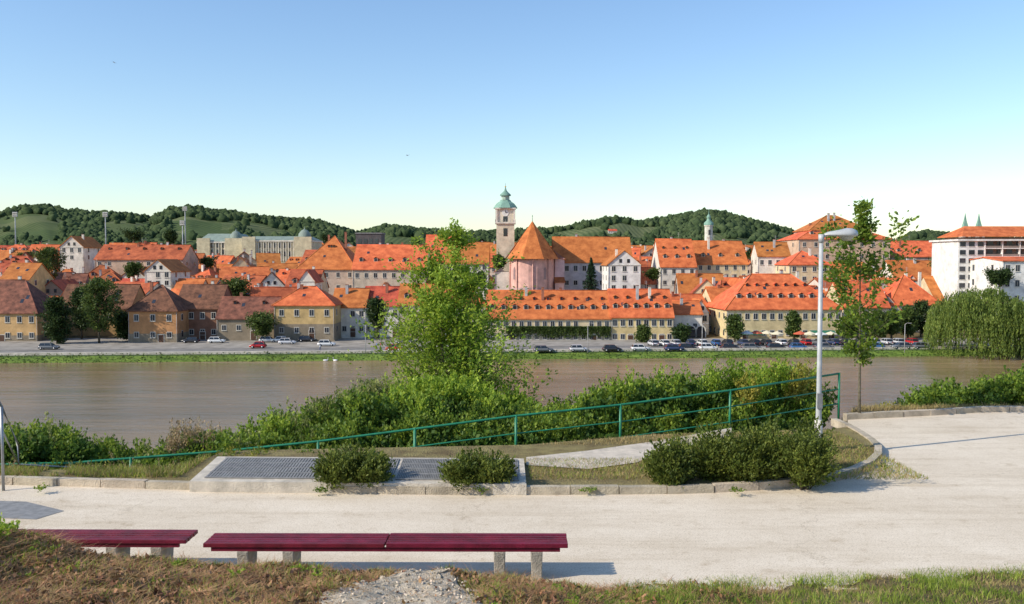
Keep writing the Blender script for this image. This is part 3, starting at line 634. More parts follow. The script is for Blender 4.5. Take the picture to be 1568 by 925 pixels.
hpx('cream_house',1290,1362,520,470,432,246,15,rz=.03,roof='gx',wall=CREAM,floors=2,cols=5,chim=2,doors=2,rm=ROOF_O)
hpx('white_house',1362,1440,516,466,422,250,16,roof='hip',wall=WHITE,floors=2,cols=6,chim=2,doors=2)
hpx('red_roof_house',1432,1475,505,460,424,262,16,roof='gx',wall=CREAM,floors=2,cols=3)
av=MB(); ae=empty('stone_archway')
for px in (1040,1058,1073):
    q=W(px,521,239.7)
    pts=[(q.x-1.1,239.85,q.z),(q.x+1.1,239.85,q.z)]+[(q.x+1.1*math.cos(t),239.85,q.z+2.6+1.1*math.sin(t)) for t in np.linspace(0,math.pi,9)]
    av.add(pts,[tuple(range(len(pts)))],GLASS)
    for k in range(9):
        t0=math.pi*k/9;t1=math.pi*(k+1)/9
        av.add([(q.x+r_*math.cos(t_),yy,q.z+2.6+r_*math.sin(t_)) for yy in (239.6,239.95) for (r_,t_) in ((1.1,t0),(1.4,t0),(1.4,t1),(1.1,t1))],[(0,1,2,3),(0,4,7,3),(1,5,6,2),(4,5,6,7)],FRAME)
    av.box(q.x-1.4,q.x-1.1,239.6,239.95,q.z,q.z+2.6,FRAME); av.box(q.x+1.1,q.x+1.4,239.6,239.95,q.z,q.z+2.6,FRAME)
av.obj('arches',ae)
# second tier named
hpx('big_orange_roof_house',455,545,470,412,362,300,30,roof='hip',wall=(.5,.38,.3),floors=3,cols=5,chim=2,dorm2=3)
hpx('orange_roof_house',540,652,455,412,376,290,20,roof='gx',wall=(.55,.45,.34),floors=2,cols=8,chim=3,dorm=5)
hpx('orange_roof_house',650,694,450,400,361,310,20,roof='gx',wall=CREAM,floors=2,cols=3,chim=1)
hpx('tall_white_house',682,748,447,403,372,292,16,roof='gx',wall=WHITE,floors=3,cols=5)
hpx('monastery_wing',848,968,445,401,364,300,18,roof='gx',wall=(.50,.46,.45),floors=2,cols=9,chim=2,win=(1.2,1.7))
hpx('gabled_white_house',931,981,448,405,384,268,18,roof='gy',wall=(.72,.68,.63),floors=3,cols=3,chim=1)
hpx('orange_roof_house',1011,1066,442,408,367,300,20,roof='gx',wall=WHITE,floors=2,cols=4,chim=1,dorm=3,dorm2=3)
hpx('orange_roof_house',1066,1145,430,404,370,310,20,roof='gx',wall=CREAM,floors=2,cols=6,chim=2,dorm=3)
hpx('white_house',1160,1208,435,392,372,300,14,rz=-.1,roof='gx',wall=WHITE,floors=2,cols=4)
hpx('orange_roof_house',1208,1270,435,405,385,285,16,roof='hip',wall=CREAM,floors=2,cols=4)
hpx('grand_domed_roof_building',1222,1362,440,366,345,330,26,roof='hip',wall=(.55,.38,.26),floors=4,cols=8,chim=4,dorm=5)
hpx('grand_roof_wing',1240,1330,440,352,331,336,20,roof='hip',wall=(.5,.3,.22),floors=4,cols=5,chim=3)
hpx('long_red_roof_building',1364,1460,430,393,370,340,20,roof='gx',wall=(.4,.3,.25),floors=2,cols=7,chim=2,dorm=3)
hpx('red_roof_house',1370,1470,450,428,400,290,14,roof='gx',wall=WHITE,floors=2,cols=8,chim=2)
hpx('red_roof_house',0,45,440,428,404,262,14,roof='gx',wall=YEL,floors=1,cols=4)
hpx('white_gabled_house',222,262,440,415,398,270,16,roof='gy',wall=WHITE,floors=2,cols=3,chim=0)
hpx('white_gabled_house',92,128,400,378,362,330,16,roof='gy',wall=WHITE,floors=2,cols=3)
hpx('orange_roof_house',145,280,412,397,376,320,16,roof='gx',wall=(.5,.36,.26),floors=1,cols=9,chim=4,dorm2=5,rm=ROOF_R)
hpx('gabled_cream_house',437,486,480,442,414,262,16,roof='gx',wall=CREAM,floors=2,cols=3,rm=ROOF_R,dorm=2)
hpx('small_gabled_house',458,482,455,430,414,257,10,roof='gy',wall=WHITE,floors=1,cols=2,chim=0,rm=ROOF_R)
def modern():
    a=W(1466,445,255); e=empty('white_apartment_block',a,.0); w=MB(); zt=W(1466,369,255).z-a.z; zt2=W(1466,349,255).z-a.z
    Wd=W(1640,445,255).x-a.x; side=W(1507,445,255).x-a.x
    wmat=wm((.72,.69,.64)); gm=wm((.17,.12,.09)); w.box(0,side,0,16,-8,zt,wmat); w.box(side,Wd,.9,16,-8,zt-.1,gm); w.box(-.5,Wd+.5,-.8,17,zt+.003,zt+.5,wmat); w.obj('walls',e)
    r=MB(); r.slab([(1.5,1,zt+1.4),(Wd,1,zt+1.4),(Wd-4,9,zt2+.8),(6,9,zt2+.8)],.2,ROOF_O); r.slab([(1.5,1,zt+1.4),(6,9,zt2+.8),(1.5,16,zt+1.4)],.2,ROOF_O); r.box(3,Wd,3,15,zt+.5,zt+1.15,wm((.3,.2,.15))); r.obj('roof',e)
    g=MB(); n=6; fh=zt/n
    for f in range(-2,n):
        for c in range(3):
            xc=side*(c+.5)/3; g.box(xc-.8,xc+.8,-.06,0,f*fh+.8,f*fh+2.1,GLASS); g.box(xc-.9,xc+.9,-.12,0,f*fh+.68,f*fh+.78,FRAME)
        g.box(side+.1,Wd,-.1,.9,f*fh+.1,f*fh+.35,wmat); g.box(side+.1,Wd,-.08,-.02,f*fh+.353,f*fh+.95,wm((.24,.20,.17)))
        for c in range(9):
            xc=side+1+(Wd-side)*(c+.3)/9; g.box(xc-.8,xc+.8,.8,.9,f*fh+1.1,f*fh+2.5,GLASS)
        for c in range(6): 
            xc=side+(Wd-side)*c/5.; g.box(xc-.12,xc+.12,-.14,.9,f*fh+.1,f*fh+fh-.01,wmat)
    g.obj('windows_and_balconies',e)
modern()
hpx('white_annex_building',1534,1640,470,400,395,238,20,roof='gx',wall=(.70,.67,.62),floors=3,cols=7,chim=0,win=(1.0,1.6))
def grand(x0,x1,yb,ye,yr,d,cols,name):
    a=W(x0,yb,d); b=W(x1,yb,d); ze=W(x0,ye,d).z-a.z; zr=W(x0,yr,d).z-a.z; Wd=b.x-a.x
    e=empty(name,a); w=MB(); M=wm((.56,.48,.32)); w.box(0,Wd,0,22,-8,ze,M); w.box(-.4,Wd+.4,-.5,22.5,ze+.003,ze+.6,wm(WHITE)); w.box(Wd-8,Wd,-1.2,0,-8,ze+2.2,M); w.box(0,6,-1.2,0,-8,ze+2.2,M)
    for c in range(cols*2):
        xc=Wd*(c+.5)/cols/2; w.box(xc-.15,xc+.15,-.3,0,0,ze,wm(WHITE))
    w.obj('walls',e)
    RG=mat('old_copper_roof',(.22,.27,.23),.7,.2,.5,island=.1)
    r=MB(); h=zr-ze-.6; r.slab([(0,-.2,ze+.8),(Wd,-.2,ze+.8),(Wd-3,6,ze+h+.8),(3,6,ze+h+.8)],.2,RG); r.slab([(0,-.2,ze+.8),(3,6,ze+h+.8),(3,16,ze+h+.8),(0,22,ze+.8)],.2,RG); r.slab([(Wd,-.2,ze+.8),(Wd,22,ze+.8),(Wd-3,16,ze+h+.8),(Wd-3,6,ze+h+.8)],.2,RG)
    r.box(3,Wd-3,6,16,ze+.6,ze+h+.75,RG)
    r.lathe([(3,0),(2.8,1.5),(1.5,3),(.3,3.6),(0,5)],RG,8,(Wd-4,3,ze+2.2)); r.obj('roof',e)
    g=MB()
    for f in (.25,.68):
        for c in range(cols):
            xc=Wd*(c+.5)/cols; g.box(xc-.7,xc+.7,-.12,0,ze*f,ze*f+2.2,GLASS)
    g.obj('windows',e)
grand(372,478,400,370,362,420,14,'grand_civic_building')
grand(303,372,395,372,358,430,8,'green_roof_building')
fb=MB(); a=W(545,385,400); fe=empty('flat_roofed_building',a); fb.box(0,11,0,12,-6,W(545,358,400).z-a.z,wm((.10,.09,.09))); fb.box(-.3,11.3,-.3,12.3,W(545,358,400).z-a.z+.003,W(545,358,400).z-a.z+.5,wm((.2,.2,.2))); fb.obj('walls',fe)
fw=MB(); [fw.box(1+i*2.4,2.6+i*2.4,-.08,0,3.5,5.5,GLASS) for i in range(4)]; fw.obj('windows',fe)
# church
def church():
    d=282; c=W(816,447,d); e=empty('cathedral',(c.x,d+8,c.z)); pk=wm((.64,.37,.31)); w=MB(); n=16
    ze=W(816,392,d).z-c.z; zt=W(812,338,d+8).z-c.z; r=6.9
    w.lathe([(r,-6),(r,ze)],pk,n,sm=False,rot=math.pi/n); w.lathe([(r+.15,0),(r+.15,1.2)],wm((.45,.3,.28)),n,sm=False,rot=math.pi/n); w.lathe([(r+.3,ze-.8),(r+.5,ze-.2)],wm(WHITE),n,sm=False,rot=math.pi/n)
    w.box(-r-.4,r+.4,4,30,-6,ze,pk); w.box(r+.2,r+3.2,-1,10,-6,ze-.6,wm((.60,.42,.42))); w.box(-r-5,-r-.5,3,16,-6,ze-5,wm(WHITE))
    w.box(r+.2,r+3.0,-3,-1,-6,ze-8,pk)
    for k in range(n):
        t=2*math.pi*(k)/n
        if math.sin(t)<.3 and k%2==0:
            x=math.cos(t)*(r+.12);y=math.sin(t)*(r+.12); w.tube([(x,y,-6),(x,y,ze-1)],.22,pk,4,sm=False)
    w.obj('walls',e)
    g=MB()
    for k in range(n):
        t=2*math.pi*(k+.5)/n
        if math.sin(t)<.1 and k%4==1:
            x=math.cos(t)*(r+.0);y=math.sin(t)*(r+.0); tx,ty=-math.sin(t)*.45,math.cos(t)*.45
            nx,ny=math.cos(t)*.06,math.sin(t)*.06
            g.add([(x-tx+nx,y-ty+ny,3.8),(x+tx+nx,y+ty+ny,3.8),(x+tx+nx,y+ty+ny,7.0),(x+nx,y+ny,7.8),(x-tx+nx,y-ty+ny,7.0)],[(0,1,2,3,4)],mat('lancet_glass',(.3,.2,.2),.3,.2,1))
    g.obj('windows',e)
    q=MB(); R=r+1.9
    q.lathe([(R,ze-.9),(R*.55,ze+(zt-ze)*.40),(.05,zt-.1)],ROOF_O,8,sm=False,rot=math.pi/8)
    q.slab([(-R,2,ze-.9),(0,0,zt-.2),(0,34,zt-.2),(-R,34,ze-.9)],.2,ROOF_R); q.slab([(R,2,ze-.9),(0,0,zt-.2),(0,34,zt-.2),(R,34,ze-.9)],.2,ROOF_O)
    q.slab([(r,-1.5,ze-.4),(r+3.7,-1.5,ze-.9),(r+3.7,10,ze-.9),(r,10,ze+2.5)],.2,ROOF_R); q.slab([(-r-5.4,2.5,ze-5),(-r,2.5,ze-1),(-r,17,ze-1),(-r-5.4,17,ze-5)],.2,ROOF_O)
    q.slab([(r,-3.3,ze-8.2),(r+3.4,-3.3,ze-8.2),(r+3.2,-1,ze-6.6),(r,-1,ze-6.6)],.15,ROOF_R)
    q.lathe([(.12,0),(.05,1.5),(.2,1.6),(.03,2)],ROOF_G,6,(0,0,zt-.2)); q.obj('roof',e)
    dt=330; b=W(774,447,dt); t_=empty('cathedral_clock_tower',(b.x,dt,b.z)); zz=lambda py: W(774,py,dt).z-b.z
    st=wm((.62,.54,.40)); w=MB(); h=3.2
    w.box(-h,h,-h,h,-8,zz(343),st); w.box(-h-.5,h+.5,-h-.5,h+.5,zz(343)+.003,zz(341),wm(WHITE)); w.box(-h+.1,h-.1,-h+.1,h-.1,zz(341)+.003,zz(321),wm((.68,.61,.48)))
    w.box(-h-.5,h+.5,-h-.5,h+.5,zz(321)+.003,zz(319),wm(WHITE))
    for sx in (-1,1):
        for sy in (-1,1): w.box(sx*h-.35,sx*h+.35,sy*h-.35,sy*h+.35,zz(341)+.01,zz(321.5),wm(WHITE))
    for s in (-1,1):
        for k in range(9): w.box(-h-.4+k*(2*h+.8)/8-.06,-h-.4+k*(2*h+.8)/8+.06,s*(h+.4)-.05,s*(h+.4)+.05,zz(341),zz(341)+1,wm(GREY))
    w.obj('walls',t_)
    g=MB(); hw=h-.1
    g.box(-.8,.8,-hw-.06,-hw,zz(340),zz(332),GLASS)
    g.lathe([(0,0),(1.25,0)],wm((.75,.73,.68)),20); k0=len(g.v)-40
    for i in range(k0,len(g.v)): x_,y_,z_=g.v[i]; g.v[i]=(x_,-hw-.1,zz(326.5)+y_)
    g.box(-.07,.07,-hw-.16,-hw-.12,zz(326.5),zz(326.5)+1.0,GLASS); g.box(0,.75,-hw-.16,-hw-.12,zz(326.5)-.06,zz(326.5)+.08,GLASS)
    g.box(-.7,.7,-h-.08,-h,zz(362),zz(350),GLASS); g.box(-hw-.06,-hw,-.8,.8,zz(339),zz(331),GLASS); g.obj('clock_and_windows',t_)
    q=MB(); B=zz(319)
    q.lathe([(h*1.45,B),(h*1.3,zz(316)),(h*1.05,zz(312)),(h*.72,zz(309)),(h*.6,zz(307)),(h*.62,zz(306.5))],ROOF_G,8,rot=math.pi/8,sm=False)
    q.lathe([(h*.45,zz(307)),(h*.45,zz(300))],wm((.35,.45,.38)),8,sm=False); q.lathe([(h*.62,zz(300)),(h*.6,zz(298)),(h*.35,zz(295)),(h*.15,zz(292)),(.1,zz(287)),(.03,zz(280))],ROOF_G,10)
    q.lathe([(0,-.35),(.3,-.1),(.3,.1),(0,.35)],mat('gilt',(.6,.4,.1),.3,.1,2,metal=.8),8,(0,0,zz(286))); q.obj('copper_dome',t_)
church()
def turret(name,px,pyb,pyt,d,hw,body=(.6,.58,.5)):
    b=W(px,pyb,d); z=W(px,pyt,d).z-b.z; e=empty(name,b); w=MB(); w.lathe([(hw,-10),(hw,z*.45)],wm(body),8,sm=False); w.lathe([(hw*1.15,z*.44),(hw*1.15,z*.47)],wm(WHITE),8,sm=False); w.obj('walls',e)
    q=MB(); q.lathe([(hw*1.2,z*.47),(hw*1.15,z*.55),(hw*.5,z*.63),(hw*.45,z*.70),(hw*.6,z*.72),(hw*.4,z*.78),(.15,z*.84),(.04,z)],ROOF_G,10); q.obj('copper_roof',e)
    g=MB(); g.box(-.5,.5,-hw-.05,-hw+.3,z*.15,z*.32,GLASS); g.obj('windows',e)
turret('town_hall_turret',1085,367,320,430,1.9)
def spire(px):
    b=W(px,375,400); z=lambda py: W(px,py,400).z-b.z; e=empty('church_spire_tower',b); w=MB(); w.box(-1.8,1.8,-1.8,1.8,-15,z(357),wm(WHITE)); w.obj('walls',e)
    q=MB(); q.lathe([(2.8,z(357)),(1.5,z(348)),(.7,z(338)),(.05,z(326))],ROOF_G,4,rot=math.pi/4,sm=False); q.obj('spire',e); g=MB(); g.box(-.5,.5,-1.87,-1.8,z(368),z(361),GLASS); g.obj('windows',e)
spire(1477); spire(1498)
# filler houses
def filler():
    rows=[(252,447,8),(268,436,9),(288,424,9),(310,411,9),(335,399,8),(365,389,6),(400,380,5),(440,375,4)]
    walls=[WHITE,WHITE,CREAM,(.6,.5,.42),(.55,.42,.34),(.5,.46,.4)]; wallsl=[WHITE,CREAM,(.45,.34,.24),(.40,.28,.18),(.5,.36,.26),(.34,.27,.2),(.55,.48,.38)]
    for d,pyt,jt in rows:
        px=-140+random.uniform(0,30)
        while px<1700:
            wpx=random.uniform(32,82)*(290/d)**.5; x1=px+wpx; mid=(px+x1)/2
            skip=False
            if d<345 and x1>752 and px<872: skip=True
            if d<305 and x1>868 and px<1000: skip=True
            if d<300 and x1>450 and px<560 and d>262: skip=True
            if x1>1462 and d<400: skip=True
            if x1>1215 and px<1365 and d>325: skip=True
            if x1>300 and px<480 and d<420 and d>395: skip=True
            if not skip:
                yt=pyt+random.uniform(-jt,jt); dep=random.uniform(11,18); rf=random.choice(['gx','gx','gx','hip','gy'])
                if rf=='gy': x1=px+min(wpx,46)
                rh=random.uniform(3.6,6); ew=random.uniform(4,8)
                zt=W(mid,yt,d+dep/2).z; a=W(px,yt,d); Wd=W(x1,yt,d).x-a.x
                left=px<440
                r_=random.choice([ROOF_O,ROOF_R,ROOF_B,ROOF_B,ROOF_R]) if left and d<300 else random.choice([ROOF_O,ROOF_O,ROOF_O,ROOF_R,ROOF_R] if left else [ROOF_O,ROOF_O,ROOF_O,ROOF_R])
                house('town_house',Wd,dep,ew,rh,(a.x,d+random.uniform(-4,4),zt-rh-ew),random.uniform(-.3,.3),roof=rf,wall=random.choice(wallsl if left else walls),rm=r_,floors=2,cols=max(2,int(Wd/3)),dorm=random.choice([0,0,2,3]) if rf!='gy' else 0,dorm2=random.choice([0,0,0,3]) if rf!='gy' else 0,chim=random.choice([1,1,2,3]),foundation=9,side=3)
            px=x1+random.uniform(-6,6)
filler()
def mast(px,pyb,pyt,d):
    b=W(px,pyb,d); t=W(px,pyt,d).z-b.z; e=empty('stadium_floodlight_mast',b); m=MB(); sm_=wm((.42,.42,.42)); m.tube([(0,0,-10),(0,0,t)],[.55,.3],sm_,6)
    m.box(-1.7,1.7,-.3,.1,t-.6,t+2.8,sm_); [m.tube([(-1.2+.8*i,-.3,t-.1+1.1*j),(-1.2+.8*i,-.6,t-.2+1.1*j)],.32,FRAME,8) for i in range(4) for j in range(3)]; m.obj('mast',e)
mast(24,372,331,620); mast(162,368,331,620); mast(280,378,344,620); mast(284,370,322,700)

# ---------------------------------------------------------------- town trees
def ttree(px,pyb,pyt,wpx,d,lm,name='town_tree',cb=.2,n=26):
    b=W(px,pyb,d); h=W(px,pyt,d).z-b.z; tree(name,b,h*.93,wpx/2/1400*d*.85,cb,.3,n,10,20,.5,lm,bark,up=.45,asp=.7,sig=.16,wander=.04)
ttree(75,436,380,52,285,Ltown); ttree(152,527,425,72,224,Ltown,n=44); ttree(88,528,455,44,222,Ldark,n=40,cb=.05); ttree(125,520,440,40,236,Ldark)
ttree(577,520,458,38,226,Ldark,n=30,cb=.3); ttree(402,516,485,50,226,Ltown,cb=.05); ttree(203,432,404,26,300,Ltown); ttree(250,440,420,24,285,Ltown); ttree(362,470,430,50,255,Ltown)
ttree(190,520,480,36,230,Ldark,cb=.05); ttree(350,466,436,30,262,Ldark)
ttree(985,526,502,20,226,Ltown,cb=.1,n=16); ttree(1043,526,500,24,226,Ldark,cb=.1,n=18); ttree(1125,525,484,26,226,Ltown); ttree(1215,525,478,22,228,Ltown); ttree(1345,524,478,34,230,Ltown); ttree(1390,524,470,30,236,Ltown); ttree(1410,522,462,40,240,Ldark); ttree(1300,522,488,26,228,Ltown)
ttree(765,412,395,18,275,Ltown); ttree(262,380,352,18,420,Ldark); ttree(205,372,357,36,450,Ldark); ttree(1445,420,403,36,275,Ltown); ttree(1530,440,420,40,236,Ldark); ttree(1365,520,478,26,232,Ltown)
for px,pyb,pyt,w_,d in [(40,402,390,24,370),(318,412,398,24,330),(530,400,388,20,360),(1000,430,415,20,290),(1150,400,385,20,340),(640,470,455,20,250),(735,440,420,22,270),(1170,445,432,20,270),(330,380,368,20,440),(500,372,362,26,460)]: ttree(px,pyb,pyt,w_,d,random.choice([Ltown,Ldark]),n=14)
def conifer(px,pyb,pyt,wpx,d):
    b=W(px,pyb,d); h=W(px,pyt,d).z-b.z; R=wpx/2/1400*d; e=empty('spruce_tree',b); t=MB(); t.tube([(0,0,-2),(0,0,h*.95)],[.25,.05],bark,6); P=[];A=[]
    for i in range(34):
        z=h*(.06+.92*i/34); r=R*(1-i/35)*random.uniform(.85,1.1)
        for k in range(9):
            az=random.uniform(0,6.28); tt=rng.uniform(.1,1,14)
            P.append(np.stack([np.cos(az)*r*tt,np.sin(az)*r*tt,z-r*.3*tt+rng.normal(0,.1,14)],-1)); A.append(np.tile([[math.cos(az),math.sin(az),-.3]],(14,1)))
            t.tube([(0,0,z),(math.cos(az)*r*.9,math.sin(az)*r*.9,z-r*.27)],[.05,.02],bark,3,cap=False)
    t.obj('trunk_and_limbs',e); P=np.concatenate(P);A=np.concatenate(A); poly_array('foliage',leafV(P,.5,.5,A),leafm('spruce_needles',(0.02,0.05,0.02),trans=.1),e)
conifer(905,450,393,34,262)
def willow(px,d,R,pyt,pyb,ns=620):
    b=W(px,pyb,d); h=W(px,pyt,d).z-b.z; e=empty('weeping_willow',b); t=MB(); t.tube([(0,0,-1),(.3,0,h*.3),(0,.2,h*.55)],[.7,.5,.35],bark,8)
    P=[];A=[]
    for i in range(12):
        az=i*.55; t.tube([(0,0,h*.45),(math.cos(az)*R*.35,math.sin(az)*R*.35,h*.75),(math.cos(az)*R*.7,math.sin(az)*R*.7,h*.82)],[.25,.15,.06],bark,5)
    for i in range(ns):
        az=random.uniform(0,6.28); rr=R*math.sqrt(random.random()); lump=fbm(math.cos(az)*rr*.3,math.sin(az)*rr*.3,1,5)
        z0=h*(.5+.5*math.sqrt(max(0,1-(rr/R)**2)))*(1+.16*lump)-.5+random.uniform(-.8,.3)
        ln_=min(z0-.2,random.uniform(.3,.8)*h*(.5+rr/R*.6)); n=int(14+ln_*4); tt=rng.uniform(0,1,n)
        rr2=rr+.8*tt
        P.append(np.stack([np.cos(az)*rr2,np.sin(az)*rr2,z0-ln_*tt],-1)+rng.normal(0,.14,(n,3))); A.append(np.tile([[0,0,-2.0]],(n,1)))
    t.obj('trunk_and_limbs',e); poly_array('foliage',leafV(np.concatenate(P),.6,.32,np.concatenate(A)),leafm('willow_leaves',(0.11,0.17,0.03),col2=(0.22,0.29,0.06),scale=.25),e)
willow(1500,207,11.5,441,543,1150); willow(1590,203,9,455,545)
P=[]
for i in range(9000):
    px=random.uniform(775,935); n_=fbm(px,0,.03,4); py=500+random.expovariate(1/(4+6*max(0,n_+.4)))
    if py<517: q=W(px,py,232.7); P.append((q.x,232.7+random.uniform(-.3,.15),q.z))
poly_array('ivy',leafV(np.array(P),.4,.8),Ltown)

# ---------------------------------------------------------------- hills
rp=[(-900,352),(-500,335),(-200,345),(0,330),(40,320),(75,316),(100,322),(150,327),(190,328),(235,334),(255,324),(290,318),(330,323),(380,330),(430,335),(480,337),(510,345),(550,356),(590,346),(640,351),(700,357),(850,351),(900,343),(950,336),(980,341),(1020,334),(1075,324),(1105,328),(1150,341),(1200,350),(1232,362),(1300,372),(1370,371),(1400,358),(1430,355),(1470,361),(1568,366),(1900,350),(2400,355)]
rx=[a for a,b in rp]; ry=[b for a,b in rp]
hx=np.linspace(-900,2400,520); ht=np.linspace(0,1.35,46); D0,D1=1000,2000
HX,HT=np.meshgrid(hx,ht); HY=D0+(D1-D0)*HT
ridge=np.interp(HX,rx,ry)
zr=np.vectorize(lambda px,py: W(px,py,D1).z)(HX,ridge)-10
prof=np.where(HT<1,sst(np.clip(HT,0,1))**.75,1-.6*(np.maximum(HT,1)-1)**1.2*2)
nz_=np.vectorize(lambda a,b: fbm(a,b,1.0,2))(HX/140,HT*2.2)
HZ=-9+(zr+9)*prof+nz_*26*np.clip(HT,0,1)*np.clip(1-HT,0,1)*2
HXw=(HX-CX)/1400*HY
def hillmat():
    m=bpy.data.materials.new('hill_vineyards'); m.use_nodes=True; N=m.node_tree.nodes; L=m.node_tree.links; b=N['Principled BSDF']; b.inputs['Roughness'].default_value=.95; b.inputs['Specular IOR Level'].default_value=.05
    g=N.new('ShaderNodeNewGeometry'); v=N.new('ShaderNodeTexVoronoi'); v.inputs['Scale'].default_value=.008; L.new(g.outputs['Position'],v.inputs['Vector'])
    cr=N.new('ShaderNodeValToRGB'); cr.color_ramp.elements[0].color=(.065,.10,.035,1); cr.color_ramp.elements[1].color=(.12,.155,.055,1)
    e=cr.color_ramp.elements.new(.85); e.color=(.15,.165,.075,1); L.new(v.outputs['Color'],cr.inputs[0])
    w=N.new('ShaderNodeTexWave'); w.inputs['Scale'].default_value=.035; w.inputs['Distortion'].default_value=2.5; w.inputs['Detail'].default_value=2; w.inputs['Detail Scale'].default_value=.2; L.new(g.outputs['Position'],w.inputs['Vector'])
    c2=N.new('ShaderNodeValToRGB'); c2.color_ramp.elements[0].color=(.62,.68,.66,1); c2.color_ramp.elements[1].color=(1,1,1,1); L.new(w.outputs['Fac'],c2.inputs[0])
    mx=N.new('ShaderNodeMix'); mx.data_type='RGBA'; mx.blend_type='MULTIPLY'; mx.inputs[0].default_value=1; L.new(cr.outputs[0],mx.inputs[6]); L.new(c2.outputs[0],mx.inputs[7]); L.new(mx.outputs[2],b.inputs['Base Color']); return m
gridmesh('hills',HXw,HY,HZ,hillmat())
bm=bmesh.new(); bmesh.ops.create_icosphere(bm,subdivisions=2,radius=1); tv=np.array([v.co[:] for v in bm.verts]); bm.verts.ensure_lookup_table(); tf=np.array([[v.index for v in f.verts] for f in bm.faces]); bm.free()
tmp=[]
for k in range(6):
    t=tv*(1+.30*rng.normal(size=(len(tv),1)).clip(-1.2,1.2)); tmp.append(t)
Vs=[];Ts=[];o=0
def hz(px,t):
    i=min(len(hx)-1,max(0,int((px+900)/3300*(len(hx)-1)))); j=min(len(ht)-1,int(t/1.35*(len(ht)-1))); return HXw[j,i],HY[j,i],HZ[j,i]
cnt=0
while cnt<15000:
    px=random.uniform(-350,1900); t=random.uniform(.12,1.08); m_=fbm(px/90,t*2.4,1,11)
    keep = (t>.70 and m_>-.45) or m_>.03 
    if not keep and random.random()<.015: keep=True
    if not keep: continue
    x_,y_,z_=hz(px,t); x_+=random.uniform(-4,4); r=random.uniform(4,8)*(.75 if t<.5 else 1); sc=np.array([r,r,r*random.uniform(.8,1.35)])
    Vs.append(tmp[cnt%6]*sc+np.array([x_,y_+random.uniform(-8,8),z_+r*.45])); Ts.append(tf+o); o+=len(tv); cnt+=1
indexed('hill_forest',np.concatenate(Vs),np.concatenate(Ts),mat('forest_canopy',(.042,.068,.032),.95,.3,.12,.6,.6,spec=.05,island=.25,col2=(.08,.112,.048)))  # canopy green greyed a little, distance haze put into the colour
for px,t in [(935,.5),(1130,.62)]:
    x_,y_,z_=hz(px,t); house('hill_farmhouse',14,9,4,3,(x_,y_,z_),0,wall=(.5,.48,.44),rm=ROOF_R,floors=1,cols=4,chim=1)

# ---------------------------------------------------------------- cars
def carmesh(col,name,L_=4.2,hh=1.45,van=0):
    b=MB(); cp=mat('car_paint_'+name,col,.3,.03,1,spec=.6); gl=mat('car_glass',(.02,.025,.03),.1,.1,1,spec=.7); ty=mat('tyre',(.02,.02,.02),.9,.1,5); hb_=mat('hub',(.45,.45,.47),.4,.1,5,metal=.7)
    lt=mat('car_light',(.7,.7,.65),.2,.05,2); rl=mat('tail_light',(.4,.02,.02),.3,.05,2)
    x=L_/2; w=.86
    sec=[(-x,.35,.62,.70*w/.86),(-x+.12,.25,.80,.82),(-x+.5,.22,.90,.86),(-.9,.22,.93,.86),(.7,.22,.93,.86),(x-.6,.22,.86,.86),(x-.15,.25,.72,.80),(x,.35,.58,.68)]
    vs=[]
    for (xx,z0,z1,ww) in sec: vs+=[(xx,-ww*.93,z0),(xx,-ww,(z0+z1)*.55),(xx,-ww*.9,z1),(xx,ww*.9,z1),(xx,ww,(z0+z1)*.55),(xx,ww*.93,z0)]
    fs=[]
    for i in range(len(sec)-1):
        for k in range(6): fs.append((i*6+k,(i+1)*6+k,(i+1)*6+(k+1)%6,i*6+(k+1)%6))
    fs+=[tuple(range(5,-1,-1)),tuple(range(42,48))]; b.add(vs,fs,cp,True)
    xa,xb,xc,xd=(-x+.25,-x+.6,.55,1.15) if not van else (-x+.05,-x+.2,.9,1.4); z0=.90; z1=hh
    lo=.80; hi=.62
    vs=[(xa,-lo,z0),(xd,-lo,z0),(xd,lo,z0),(xa,lo,z0),(xb,-hi,z1),(xc,-hi,z1),(xc,hi,z1),(xb,hi,z1)]
    b.add(vs,[(0,1,5,4),(1,2,6,5),(2,3,7,6),(3,0,4,7)],gl)
    b.box(xb-.03,xc+.03,-hi-.02,hi+.02,z1-.03,z1+.035,cp)
    for f in (.02,.45,.97):
        for s in (-1,1):
            p0=Vector((xa+(xd-xa)*f,s*lo,z0)); p1=Vector((xb+(xc-xb)*f,s*hi,z1)); b.tube([p0,p1],.045,cp,4)
    for wx in (-x+.78,x-.82):
        for s in (-1,1):
            b.tube([(wx,s*.66,.31),(wx,s*.87,.31)],.31,ty,14); b.tube([(wx,s*.86,.31),(wx,s*.885,.31)],.18,hb_,10)
    for s in (-1,1):
        b.box(x-.12,x-.01,s*.55-.14,s*.55+.14,.58,.70,lt); b.box(-x+.0,-x+.1,s*.58-.12,s*.58+.12,.62,.76,rl)
        b.box(.75,.9,min(s*.86,s*1.0),max(s*.86,s*1.0),.9,1.03,cp)
    o=b.obj('tmpcar'); me=o.data; bpy.data.objects.remove(o); me.name='parked_car_'+name; return me
cars=[carmesh((.55,.55,.57),'silver'),carmesh((.72,.72,.71),'white'),carmesh((.03,.03,.035),'black'),carmesh((.04,.06,.13),'navy',4.4),carmesh((.45,.02,.02),'red',3.8),carmesh((.15,.16,.17),'grey',4.5),carmesh((.05,.14,.32),'blue',4.0),carmesh((.7,.7,.7),'van',4.6,1.9,1)]
def car(px,py,ci,rz=0,z=QUAY+.02):
    p=G(px,py,z); o=bpy.data.objects.new('parked_car',cars[ci]); o.location=p; o.rotation_euler=(0,0,.07+rz); link(o)
